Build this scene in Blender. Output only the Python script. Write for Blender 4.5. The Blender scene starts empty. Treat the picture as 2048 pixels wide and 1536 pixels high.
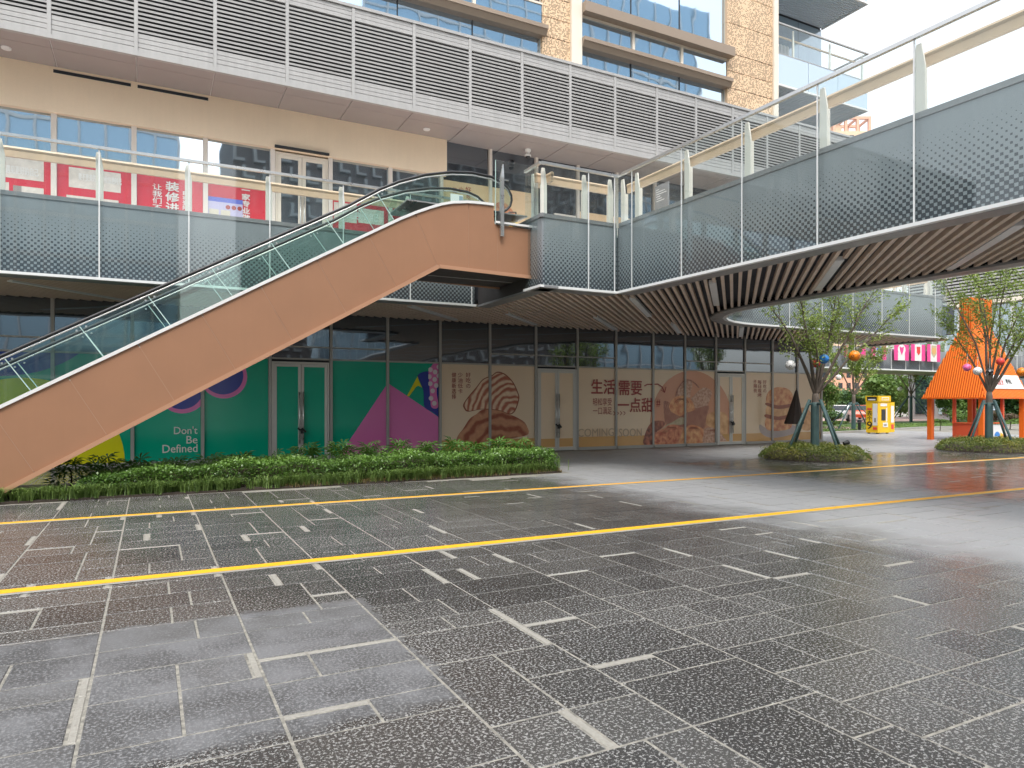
import bpy, math, random
import numpy as np
from mathutils import Vector, Matrix

S = bpy.context.scene
COL = S.collection
R = math.radians
random.seed(7)

# ------------------------------------------------------------------ camera
# world axes: x runs along the shop front, -y points from it into the plaza, z up; metres
EYE = Vector((-13.2, -20.53, 1.6))
YAW = math.atan2(.46, .888)
cam_d = bpy.data.cameras.new('camera')
cam_d.sensor_width = 36.0
cam_d.lens = 36.0 * 1400 / 2048
cam_d.shift_y = 40 / 2048
cam_d.clip_start = .05
cam_d.clip_end = 2000
cam = bpy.data.objects.new('camera', cam_d)
COL.objects.link(cam)
cam.location = EYE
cam.rotation_euler = (R(90), 0, -YAW)
S.camera = cam

# ------------------------------------------------------------------ sky, sun, exposure
SUN_EL, SUN_AZ = R(58), R(205)          # azimuth clockwise from +y
w = bpy.data.worlds.new('World')
S.world = w
w.use_nodes = True
nt = w.node_tree
nt.nodes.clear()
sky = nt.nodes.new('ShaderNodeTexSky')
sky.sky_type = 'NISHITA'
sky.sun_disc = False
sky.sun_elevation = SUN_EL
sky.sun_rotation = SUN_AZ
sky.air_density = 1.4
sky.dust_density = 4.0
sky.ozone_density = 1.0
hs = nt.nodes.new('ShaderNodeHueSaturation')
hs.inputs['Saturation'].default_value = .25
bg = nt.nodes.new('ShaderNodeBackground')
bg.inputs['Strength'].default_value = .15
ow = nt.nodes.new('ShaderNodeOutputWorld')
nt.links.new(sky.outputs[0], hs.inputs['Color'])
nt.links.new(hs.outputs[0], bg.inputs['Color'])
nt.links.new(bg.outputs[0], ow.inputs['Surface'])
sd = bpy.data.lights.new('sun', 'SUN')
sd.energy = .5
sd.angle = R(20)
sd.color = (1, .96, .9)
so = bpy.data.objects.new('sun', sd)
COL.objects.link(so)
sdir = Vector((math.sin(SUN_AZ) * math.cos(SUN_EL), math.cos(SUN_AZ) * math.cos(SUN_EL), math.sin(SUN_EL)))
so.rotation_euler = (-sdir).to_track_quat('-Z', 'Y').to_euler()
so.location = (0, -40, 60)
vs = S.view_settings
vs.view_transform = 'Standard'
vs.look = 'None'
vs.exposure = 1.5
vs.gamma = 1.0
vs.use_curve_mapping = False
cy = S.cycles
cy.max_bounces = 10
cy.transparent_max_bounces = 16
cy.glossy_bounces = 5
cy.diffuse_bounces = 5
cy.caustics_reflective = False
cy.caustics_refractive = False
cy.use_denoising = True


# ------------------------------------------------------------------ materials
class NT:
    def __init__(s, name):
        s.mat = bpy.data.materials.new(name)
        s.mat.use_nodes = True
        s.t = s.mat.node_tree
        s.t.nodes.clear()
        s.out = s.n('ShaderNodeOutputMaterial')

    def n(s, k, **kw):
        n = s.t.nodes.new(k)
        for a, b in kw.items():
            setattr(n, a, b)
        return n

    def put(s, sock, v):
        if hasattr(v, 'node') or isinstance(v, bpy.types.NodeSocket):
            s.t.links.new(v, sock)
        elif isinstance(v, (tuple, list)) and len(v) == 3 and sock.type == 'RGBA':
            sock.default_value = (*v, 1)
        else:
            sock.default_value = v

    def m(s, op, a, b=0.0, c=0.0, clamp=False):
        n = s.n('ShaderNodeMath', operation=op, use_clamp=clamp)
        s.put(n.inputs[0], a)
        s.put(n.inputs[1], b)
        if len(n.inputs) > 2:
            s.put(n.inputs[2], c)
        return n.outputs[0]

    def mix(s, f, a, b, bt='MIX'):
        n = s.n('ShaderNodeMix', data_type='RGBA', blend_type=bt)
        s.put(n.inputs[0], f)
        s.put(n.inputs[6], a)
        s.put(n.inputs[7], b)
        return n.outputs[2]

    def pos(s):
        return s.n('ShaderNodeNewGeometry').outputs['Position']

    def obj(s):
        return s.n('ShaderNodeTexCoord').outputs['Object']

    def xyz(s, v):
        n = s.n('ShaderNodeSeparateXYZ')
        s.put(n.inputs[0], v)
        return n.outputs

    def vec(s, x=0., y=0., z=0.):
        n = s.n('ShaderNodeCombineXYZ')
        for i, a in enumerate((x, y, z)):
            s.put(n.inputs[i], a)
        return n.outputs[0]

    def noise(s, v, scale, detail=3., rough=.55):
        n = s.n('ShaderNodeTexNoise')
        s.put(n.inputs['Vector'], v)
        n.inputs['Scale'].default_value = scale
        n.inputs['Detail'].default_value = detail
        n.inputs['Roughness'].default_value = rough
        return n.outputs[0]

    def ramp(s, f, a, b):
        n = s.n('ShaderNodeMapRange', clamp=True)
        s.put(n.inputs[0], f)
        s.put(n.inputs[1], a)
        s.put(n.inputs[2], b)
        return n.outputs[0]

    def bsdf(s, col, rough=.5, metal=0., ior=1.5, bump=None, bs=.3, bd=.01, **kw):
        b = s.n('ShaderNodeBsdfPrincipled')
        s.put(b.inputs['Base Color'], col)
        s.put(b.inputs['Roughness'], rough)
        s.put(b.inputs['Metallic'], metal)
        s.put(b.inputs['IOR'], ior)
        for k, v in kw.items():
            s.put(b.inputs[k], v)
        if bump is not None:
            n = s.n('ShaderNodeBump')
            n.inputs['Strength'].default_value = bs
            n.inputs['Distance'].default_value = bd
            s.put(n.inputs['Height'], bump)
            s.t.links.new(n.outputs[0], b.inputs['Normal'])
        return b.outputs[0]

    def schlick(s, f0):
        lw = s.n('ShaderNodeLayerWeight')
        return s.m('MULTIPLY_ADD', s.m('POWER', lw.outputs['Facing'], 5.), 1 - f0, f0)

    def done(s, sh):
        s.t.links.new(sh, s.out.inputs[0])
        return s.mat


def plain(name, col, rough=.5, metal=0., var=.12, vs_=1.6, grain=.0, gs=60., ior=1.5, bump=0., bsc=40., local=False, streak=0.):
    """One paint, stone or metal: base colour with soft large-scale and fine variation."""
    t = NT(name)
    p = t.obj() if local else t.pos()
    f = t.noise(p, vs_, 4.)
    k = t.m('MULTIPLY_ADD', f, 2 * var, 1 - var)
    if grain:
        g = t.noise(p, gs, 2.)
        k = t.m('MULTIPLY', k, t.m('MULTIPLY_ADD', g, 2 * grain, 1 - grain))
    if streak:        # rain runs and dust, drawn out downwards
        q = t.xyz(t.pos())
        sk = t.noise(t.vec(t.m('MULTIPLY', q[0], 9.), t.m('MULTIPLY', q[1], 9.), t.m('MULTIPLY', q[2], .6)), 1., 4., .6)
        k = t.m('MULTIPLY', k, t.m('MULTIPLY_ADD', t.ramp(sk, .3, .75), streak, 1 - streak * .6))
    c = t.mix(1., col, t.vec(k, k, k), 'MULTIPLY')
    rr = t.m('MULTIPLY_ADD', t.noise(p, vs_ * 3, 3.), .24, rough - .12, clamp=True)
    bm = t.noise(p, bsc, 3.) if bump else None
    return t.done(t.bsdf(c, rr, metal, ior, bm, bump))


M = {}
M['brown'] = plain('brown_painted_steel', (.31, .158, .088), .5, var=.1, grain=.05, gs=200, streak=.03)
M['brown_edge'] = plain('brown_edge_trim', (.42, .23, .14), .4, var=.06)
M['white_trim'] = plain('white_metal_trim', (.72, .72, .71), .35, var=.06)
M['steel'] = plain('brushed_steel', (.55, .55, .54), .3, .85, var=.08)
M['lip'] = plain('pale_edge_metal', (.7, .71, .71), .35, var=.06)
M['alu'] = plain('grey_aluminium', (.4, .395, .39), .45, .1, var=.06, streak=.14)
M['alu_dark'] = plain('dark_louvre_backing', (.03, .03, .032), .7)
M['soffit'] = plain('grey_soffit_sheet', (.33, .295, .285), .4, .05, var=.05, vs_=.6)
M['band'] = plain('grey_edge_band', (.26, .26, .265), .38, .2, var=.06, streak=.15)
M['beige'] = plain('beige_stucco_wall', (.88, .72, .54), .75, var=.08, vs_=.9, grain=.05, bump=.08, bsc=60, streak=.03)
M['cream'] = plain('cream_metal', (.74, .67, .57), .45, var=.04)
M['mull'] = plain('grey_bronze_mullion', (.4, .39, .365), .42, .15, var=.08)
M['mull_l'] = plain('pale_beige_mullion', (.72, .66, .6), .45, var=.06)
M['doorf'] = plain('pale_steel_door_frame', (.6, .59, .55), .4, .15, var=.06)
M['black'] = plain('black_rubber', (.015, .015, .016), .4)
M['dark'] = plain('dark_blue_void', (.022, .027, .036), .7)
M['void'] = plain('navy_ceiling_void', (.06, .068, .085), .7)
M['darkbrown'] = plain('dark_brown_sheet', (.05, .045, .045), .55)
M['wood'] = plain('brown_wood_slat', (.7, .56, .46), .5, var=.14, vs_=3., grain=.1, gs=40)
M['woodrail'] = plain('pale_wood_rail', (.62, .46, .31), .45, var=.1, vs_=2.)
M['light'] = plain('grey_lamp_diffuser', (.75, .76, .77), .35, var=.03)
M['post'] = plain('cream_painted_post', (.8, .76, .69), .42, var=.06)
M['beam'] = plain('bronze_sunshade', (.3, .235, .18), .45, .2, var=.08)
M['white'] = plain('white_paint', (.75, .75, .74), .45, var=.05)
M['orange'] = plain('orange_paint', (.8, .15, .012), .45, var=.08)
M['orange_d'] = plain('red_orange_paint', (.62, .085, .03), .5, var=.1)
M['yellow'] = plain('yellow_cabinet_paint', (.8, .5, .01), .4, var=.06)
M['yline'] = plain('yellow_road_paint', (.8, .4, .006), .6, var=.12, vs_=4., grain=.2, gs=50)
M['pline'] = plain('pale_grout_strip', (.3, .29, .25), .7, var=.2, vs_=4., grain=.2, gs=60)
M['stake'] = plain('green_wrapped_pole', (.045, .09, .09), .6, var=.3, vs_=6., bump=.5, bsc=30)
M['bark'] = plain('grey_brown_bark', (.13, .105, .085), .85, var=.35, vs_=5., grain=.2, bump=.6, bsc=30)
M['bark_d'] = plain('dark_stem', (.06, .045, .03), .85, var=.3, vs_=5.)
M['soil'] = plain('dark_soil', (.05, .038, .028), .9, var=.3, vs_=6., bump=.6)
M['stone'] = plain('pale_kerb_stone', (.34, .33, .31), .7, var=.12, vs_=2., grain=.15)
M['stone_light'] = plain('light_grey_floor_stone', (.66, .645, .62), .6, var=.08)
M['tyre'] = plain('black_tyre', (.02, .02, .02), .8)
M['cargl'] = plain('dark_car_glass', (.03, .035, .04), .1)
M['carw'] = plain('white_car_paint', (.75, .76, .77), .25, var=.02)
M['carr'] = plain('red_orange_car_paint', (.65, .1, .04), .25, var=.02)
M['fabric'] = plain('dark_brown_umbrella_cloth', (.055, .04, .034), .8, var=.2, vs_=8.)
M['salmon'] = plain('salmon_render', (.6, .32, .22), .8, var=.1)
M['peach'] = plain('peach_render', (.62, .42, .28), .8, var=.1)
M['lattice'] = plain('brown_grey_concrete_lattice', (.16, .135, .12), .7, var=.15)
M['pink'] = plain('pink_banner_cloth', (.75, .07, .28), .6, var=.05)
M['redprint'] = plain('red_poster_print', (.62, .028, .05), .32, var=.06)
M['roomprint'] = plain('pale_interior_photo_print', (.68, .62, .56), .35, var=.25, vs_=5., grain=.2, gs=9)
M['greyprint'] = plain('grey_print', (.3, .27, .25), .35, var=.1)
M['lilac'] = plain('lilac_paper', (.5, .48, .68), .5, var=.05)
M['paper'] = plain('cream_paper', (.62, .58, .47), .5, var=.06)
M['blueprint'] = plain('blue_print', (.12, .16, .6), .4)
M['textwhite'] = plain('white_vinyl_letters', (.78, .76, .74), .4, var=.03)
M['green'] = plain('green_vinyl', (.0, .4, .25), .14, var=.03, vs_=.6)
M['vyellow'] = plain('yellow_vinyl', (.78, .75, .02), .14, var=.03)
M['vblue'] = plain('blue_vinyl', (.025, .05, .34), .14, var=.03)
M['vpink'] = plain('pink_vinyl', (.78, .2, .5), .14, var=.03)
M['vwhite'] = plain('white_vinyl_dots', (.78, .7, .74), .14, var=.03)
M['tan'] = plain('tan_vinyl', (.88, .7, .5), .14, var=.04, vs_=.6)
M['tan_up'] = plain('peach_beige_vinyl', (.85, .6, .37), .3, var=.05, vs_=.6)
M['ochre'] = plain('ochre_vinyl', (.7, .41, .16), .14, var=.06)
M['salmon_v'] = plain('salmon_vinyl_disc', (.74, .38, .24), .14, var=.06)
M['maroon'] = plain('maroon_vinyl_letters', (.36, .055, .04), .35, var=.05)
M['faint'] = plain('faint_tan_letters', (.55, .41, .28), .35, var=.05)

M['platep'] = plain('white_plate_print', (.5, .42, .4), .35, var=.1)


def print_rings(name, c0, c1, centre, freq, warp=.25):
    """Flat print of glazed pastry: light and dark layers curling round a point of the sheet (x, z)."""
    t = NT(name)
    p = t.xyz(t.pos())
    dx = t.m('SUBTRACT', p[0], centre[0])
    dz = t.m('SUBTRACT', p[2], centre[1])
    d = t.m('SQRT', t.m('ADD', t.m('MULTIPLY', dx, dx), t.m('MULTIPLY', dz, dz)))
    d = t.m('ADD', d, t.m('MULTIPLY', t.noise(t.pos(), 2., 1.), warp))
    f = t.m('MULTIPLY_ADD', t.m('SINE', t.m('MULTIPLY', d, freq)), .5, .5)
    f2 = t.noise(t.pos(), 9., 4.)
    f = t.m('ADD', t.m('MULTIPLY', t.ramp(f, .1, .8), .8), t.m('MULTIPLY', t.m('SUBTRACT', f2, .5), .7), clamp=True)
    return t.done(t.bsdf(t.mix(f, c0, c1), .32))


def print_patchy(name, c0, c1, scale, lo=.35, hi=.65, detail=4.):
    t = NT(name)
    f = t.ramp(t.noise(t.pos(), scale, detail), lo, hi)
    return t.done(t.bsdf(t.mix(f, c0, c1), .32))


def print_weave():
    t = NT('woven_basket_print')
    q = t.xyz(t.pos())
    a = t.m('SINE', t.m('MULTIPLY', t.m('ADD', q[0], t.m('MULTIPLY', q[2], .35)), 62.))
    b = t.m('SINE', t.m('MULTIPLY', q[2], 48.))
    f = t.m('MULTIPLY_ADD', t.m('MULTIPLY', a, b), .5, .5)
    f = t.m('MULTIPLY', f, t.ramp(t.noise(t.pos(), 5., 3.), .2, .75), clamp=True)
    return t.done(t.bsdf(t.mix(f, (.3, .1, .07), (.74, .4, .25)), .32))


M['basket'] = print_weave()
M['crease'] = plain('dark_baked_crease_print', (.33, .1, .05), .32, var=.2, vs_=6.)
M['bread'] = print_patchy('glazed_bread_print', (.62, .2, .09), (.86, .5, .24), 5.)
M['bread_r'] = print_patchy('red_bread_print', (.5, .12, .07), (.82, .38, .2), 7.)
M['bread_d'] = print_patchy('dark_roll_print', (.16, .06, .05), (.55, .2, .12), 6.)
M['bread_p'] = print_patchy('pale_loaf_print', (.5, .24, .16), (.74, .5, .36), 12.)
M['bun'] = print_patchy('golden_bun_print', (.62, .3, .13), (.86, .54, .27), 3.)
M['straw'] = print_patchy('straw_print', (.42, .33, .2), (.6, .5, .33), 16.)


def facade_glass(name, tint, refl, refl_col, rough=.02, wav=.0):
    """Opaque coated glazing: dark body plus a mirror coat, slightly wavy panes."""
    t = NT(name)
    b = t.bsdf(tint, .08, 0., 1.5)
    g = t.n('ShaderNodeBsdfGlossy')
    t.put(g.inputs['Color'], refl_col)
    g.inputs['Roughness'].default_value = rough
    if wav:
        n = t.n('ShaderNodeBump')
        n.inputs['Strength'].default_value = wav
        n.inputs['Distance'].default_value = .05
        t.put(n.inputs['Height'], t.noise(t.pos(), .9, 1.))
        t.t.links.new(n.outputs[0], g.inputs['Normal'])
    f = t.m('ADD', refl, t.m('MULTIPLY', t.schlick(.04), 1 - refl), clamp=True)
    x = t.n('ShaderNodeMixShader')
    t.put(x.inputs[0], f)
    t.t.links.new(b, x.inputs[1])
    t.t.links.new(g.outputs[0], x.inputs[2])
    return t.done(x.outputs[0])


def clear_glass(name, tint, refl=.03, mist=0.):
    t = NT(name)
    tr = t.n('ShaderNodeBsdfTransparent')
    t.put(tr.inputs['Color'], tint)
    g = t.n('ShaderNodeBsdfGlossy')
    g.inputs['Roughness'].default_value = .02
    t.put(g.inputs['Color'], (.95, .97, 1.))
    f = t.m('ADD', refl, t.schlick(.03), clamp=True)
    x = t.n('ShaderNodeMixShader')
    t.put(x.inputs[0], f)
    t.t.links.new(tr.outputs[0], x.inputs[1])
    t.t.links.new(g.outputs[0], x.inputs[2])
    o = x.outputs[0]
    if mist:
        d = t.n('ShaderNodeBsdfDiffuse')
        t.put(d.inputs['Color'], (.7, .74, .76))
        y = t.n('ShaderNodeMixShader')
        pp = t.xyz(t.pos())
        streak = t.noise(t.vec(t.m('MULTIPLY', t.m('ADD', pp[0], pp[1]), 7.), 0., t.m('MULTIPLY', pp[2], .7)), 1., 3.)
        t.put(y.inputs[0], t.m('MULTIPLY', t.ramp(streak, .3, .8), mist))
        t.t.links.new(o, y.inputs[1])
        t.t.links.new(d.outputs[0], y.inputs[2])
        o = y.outputs[0]
    return t.done(o)


M['glass_low'] = facade_glass('dark_shop_glass', (.016, .023, .034), .17, (.75, .85, .95), .02, .08)
M['glass_up'] = facade_glass('blue_tinted_glass', (.05, .08, .11), .6, (.74, .86, .96), .02, .045)
M['glass_tower'] = facade_glass('blue_curtain_wall_glass', (.08, .15, .22), .62, (.7, .84, .98), .02, .06)
M['glass_pale'] = facade_glass('pale_blue_glass', (.36, .45, .52), .2, (.75, .85, .95), .06, .1)
M['rail_glass'] = clear_glass('clear_railing_glass', (.93, .96, .955), .0, .035)
M['esc_glass'] = clear_glass('green_tinted_balustrade_glass', (.84, .93, .905), .01, .015)
M['glass_edge'] = plain('green_glass_edge', (.45, .62, .58), .2, var=.05)


def frit():
    t = NT('dotted_grey_panel')
    p = t.xyz(t.pos())
    per = .112
    u = t.m('DIVIDE', t.m('ADD', p[0], p[1]), per)
    v = t.m('DIVIDE', p[2], per)

    def cheb(o):
        a = t.m('ABSOLUTE', t.m('SUBTRACT', t.m('FRACT', t.m('ADD', u, o + 50.)), .5))
        b = t.m('ABSOLUTE', t.m('SUBTRACT', t.m('FRACT', t.m('ADD', v, o)), .5))
        return t.m('MAXIMUM', a, b)
    d = t.m('MINIMUM', cheb(0.), cheb(.5))
    s = t.m('MULTIPLY', t.m('POWER', t.ramp(p[2], 5.55, 4.15), .9), .345)
    h = t.m('LESS_THAN', d, s)
    n = t.noise(t.pos(), .8, 2.)
    g = t.mix(n, (.25, .268, .288), (.31, .33, .348))
    c = t.mix(h, g, (.03, .036, .048))
    return t.done(t.bsdf(c, .35, .1))


M['frit'] = frit()


def perforated():
    t = NT('perforated_beige_metal')
    p = t.xyz(t.pos())
    cell = .047
    a = t.m('FLOOR', t.m('DIVIDE', p[0], cell))
    b = t.m('FLOOR', t.m('DIVIDE', p[2], cell))
    wn = t.n('ShaderNodeTexWhiteNoise', noise_dimensions='2D')
    t.put(wn.inputs['Vector'], t.vec(a, b, 0.))
    fa = t.m('ABSOLUTE', t.m('SUBTRACT', t.m('FRACT', t.m('DIVIDE', p[0], cell)), .5))
    fb = t.m('ABSOLUTE', t.m('SUBTRACT', t.m('FRACT', t.m('DIVIDE', p[2], cell)), .5))
    inside = t.m('LESS_THAN', t.m('MAXIMUM', fa, fb), .36)
    dens = t.ramp(t.noise(t.vec(t.m('MULTIPLY', p[0], 1.), 0., t.m('MULTIPLY', p[2], .15)), 1.6, 1.), .25, .75)
    on = t.m('LESS_THAN', wn.outputs[0], t.m('MULTIPLY_ADD', dens, .35, .32))
    h = t.m('MULTIPLY', inside, on)
    c = t.mix(h, (.74, .53, .34), (.13, .085, .05))
    return t.done(t.bsdf(c, .5, .1))


M['perf'] = perforated()


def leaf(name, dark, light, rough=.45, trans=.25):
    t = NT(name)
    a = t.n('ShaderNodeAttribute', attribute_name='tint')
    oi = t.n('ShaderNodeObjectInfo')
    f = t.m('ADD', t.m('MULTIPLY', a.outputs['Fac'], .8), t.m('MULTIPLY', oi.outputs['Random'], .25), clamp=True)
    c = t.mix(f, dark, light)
    b = t.bsdf(c, rough)
    tr = t.n('ShaderNodeBsdfTranslucent')
    t.put(tr.inputs['Color'], t.mix(.5, c, (.2, .35, .03)))
    x = t.n('ShaderNodeMixShader')
    x.inputs[0].default_value = trans
    t.t.links.new(b, x.inputs[1])
    t.t.links.new(tr.outputs[0], x.inputs[2])
    return t.done(x.outputs[0])


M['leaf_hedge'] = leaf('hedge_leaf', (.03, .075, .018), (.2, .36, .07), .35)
M['leaf_fatsia'] = leaf('broad_glossy_leaf', (.07, .18, .03), (.25, .42, .06), .35)
M['leaf_grass'] = leaf('lily_turf_blade', (.07, .13, .03), (.22, .32, .08), .5)
M['leaf_dry'] = leaf('dry_grass_blade', (.16, .1, .04), (.3, .22, .09), .7)
M['leaf_tree'] = leaf('young_tree_leaf', (.15, .23, .045), (.42, .5, .14), .5, .4)
M['leaf_far'] = leaf('far_tree_leaf', (.05, .11, .025), (.2, .31, .08), .6, .3)
M['leaf_fard'] = leaf('dark_far_tree_leaf', (.03, .075, .03), (.1, .19, .07), .6, .3)
M['leaf_bed'] = leaf('bed_shrub_leaf', (.07, .13, .02), (.32, .26, .05), .5)
M['leaf_red'] = leaf('purple_red_shrub_leaf', (.07, .04, .035), (.2, .13, .1), .6)


def paving(individual):
    """Flamed dark stone, wet after rain: low spots hold water and mirror, grains stand dry. A parked car left a dry oblong."""
    t = NT('wet_dark_paving_stone' if individual else 'plaza_sheet_stone')
    p = t.pos()
    q = t.xyz(p)
    a = t.n('ShaderNodeAttribute', attribute_name='tint')
    oi = t.n('ShaderNodeObjectInfo')
    tint = t.m('FRACT', t.m('ADD', a.outputs['Fac'], t.m('MULTIPLY', oi.outputs['Random'], 7.)))
    grain = t.noise(p, 58., 4., .72)
    big = t.noise(p, .45, 3.)
    mid = t.noise(p, 2.2, 4.)
    edge = t.m('MULTIPLY', t.m('SUBTRACT', t.noise(p, 5., 4.), .5), .3)
    ax = t.m('ADD', t.m('SUBTRACT', t.m('ABSOLUTE', t.m('ADD', q[0], 15.3)), 3.62), edge)
    ay = t.m('ADD', t.m('SUBTRACT', t.m('ABSOLUTE', t.m('ADD', q[1], 15.93)), 1.08), edge)
    inside = t.m('MAXIMUM', ax, ay)
    dry = t.ramp(inside, .06, -.06)
    # sheltered ground: under the bridge (blown dry somewhat to the -x side) and under the walkway along the shops
    wob = t.m('MULTIPLY', t.m('SUBTRACT', t.noise(p, 1.1, 5., .65), .5), 1.9)
    bx_ = t.m('ADD', t.m('SUBTRACT', t.m('ABSOLUTE', t.m('ADD', q[0], 3.05)), 2.55), wob)
    by_ = t.m('ADD', t.m('SUBTRACT', t.m('MULTIPLY', q[1], -1.), 5.6), wob)
    by_ = t.m('MAXIMUM', by_, t.m('SUBTRACT', -4.9, q[0]))
    wet_d = t.m('MINIMUM', bx_, by_)
    dry2 = t.ramp(t.m('ADD', wet_d, t.m('MULTIPLY', t.m('SUBTRACT', grain, .5), 2.2)), .75, -.75)
    # standing water gathers towards the open middle of the plaza (+x), breaking up into damp stone
    film = t.ramp(t.m('ADD', t.m('ADD', t.m('MULTIPLY', q[0], .16), t.m('MULTIPLY', q[1], .05)), t.m('MULTIPLY', t.m('SUBTRACT', mid, .5), .9)), -2.35, -1.2)
    film = t.m('MULTIPLY', film, t.ramp(big, .3, .45))
    thr = t.m('MULTIPLY_ADD', big, .1, .492)
    fleck = t.ramp(grain, thr, t.m('ADD', thr, .035))
    base = t.mix(tint, (.032, .03, .029), (.072, .069, .065))
    fl = t.m('MULTIPLY', fleck, t.m('MULTIPLY_ADD', film, -.45, .85))
    c = t.mix(fl, base, (.34, .335, .32))
    dryc = t.mix(t.m('MULTIPLY_ADD', grain, 1.8, -.45, clamp=True), (.075, .075, .077), (.2, .2, .203))
    dryc = t.mix(t.m('MULTIPLY', t.ramp(mid, .35, .7), .7), dryc, (.15, .15, .153))
    dryc = t.mix(t.m('MULTIPLY', tint, .35), dryc, (.13, .13, .13))
    dryc = t.mix(t.m('MULTIPLY', fleck, .4), dryc, (.3, .3, .3))
    c = t.mix(t.m('MULTIPLY', dry, t.m('MULTIPLY_ADD', t.m('MULTIPLY', t.m('SUBTRACT', 1., fleck), t.ramp(mid, .62, .4)), -.72, 1.)), c, dryc)
    c = t.mix(t.m('MULTIPLY', dry2, .92), c, t.mix(t.m('MULTIPLY_ADD', grain, .8, t.m('MULTIPLY', tint, .2)), (.26, .265, .27), (.38, .385, .39)))
    dd = t.m('MAXIMUM', dry, t.m('MULTIPLY', dry2, .75))
    r = t.m('MULTIPLY_ADD', fleck, .3, .12)
    r = t.m('MULTIPLY', r, t.m('MULTIPLY_ADD', film, -.1, 1.))
    r = t.m('ADD', r, t.m('MULTIPLY', dd, .42), clamp=True)
    hgt = t.m('MULTIPLY', grain, t.m('MULTIPLY_ADD', film, -.35, 1.))
    return t.done(t.bsdf(c, r, 0., 1.5, hgt, .25, .006))


M['pave'] = paving(True)
M['accent'] = plain('pale_granite_strip', (.3, .285, .25), .5, var=.2, vs_=3., grain=.3, gs=50)


def mortar():
    t = NT('pale_mortar_bed')
    p = t.pos()
    g = t.noise(p, 22., 4.)
    c = t.mix(t.ramp(g, .3, .7), (.14, .132, .115), (.36, .34, .29))
    return t.done(t.bsdf(c, .7, bump=g, bs=.3))


M['mortar'] = mortar()


# ------------------------------------------------------------------ mesh and object helpers
def tag(o, label=None, cat=None, group=None, kind=None):
    for k, v in (('label', label), ('category', cat), ('group', group), ('kind', kind)):
        if v:
            o[k] = v
    return o


def thing(name, label, cat, loc=(0, 0, 0), group=None):
    o = bpy.data.objects.new(name, None)
    o.empty_display_size = .2
    COL.objects.link(o)
    o.location = loc
    return tag(o, label, cat, group)


def origin(o):
    v = Vector((0, 0, 0))
    while o:
        v += o.location
        o = o.parent
    return v


def place(name, me, parent=None, loc=(0, 0, 0), rot=None, scale=None, **kw):
    """Links one object for mesh data given (shared between alike pieces); loc is a world point."""
    o = bpy.data.objects.new(name, me)
    COL.objects.link(o)
    o.parent = parent
    o.location = Vector(loc) - (origin(parent) if parent else Vector((0, 0, 0)))
    if rot:
        o.rotation_euler = rot
    if scale:
        o.scale = scale
    return tag(o, **kw)


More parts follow.
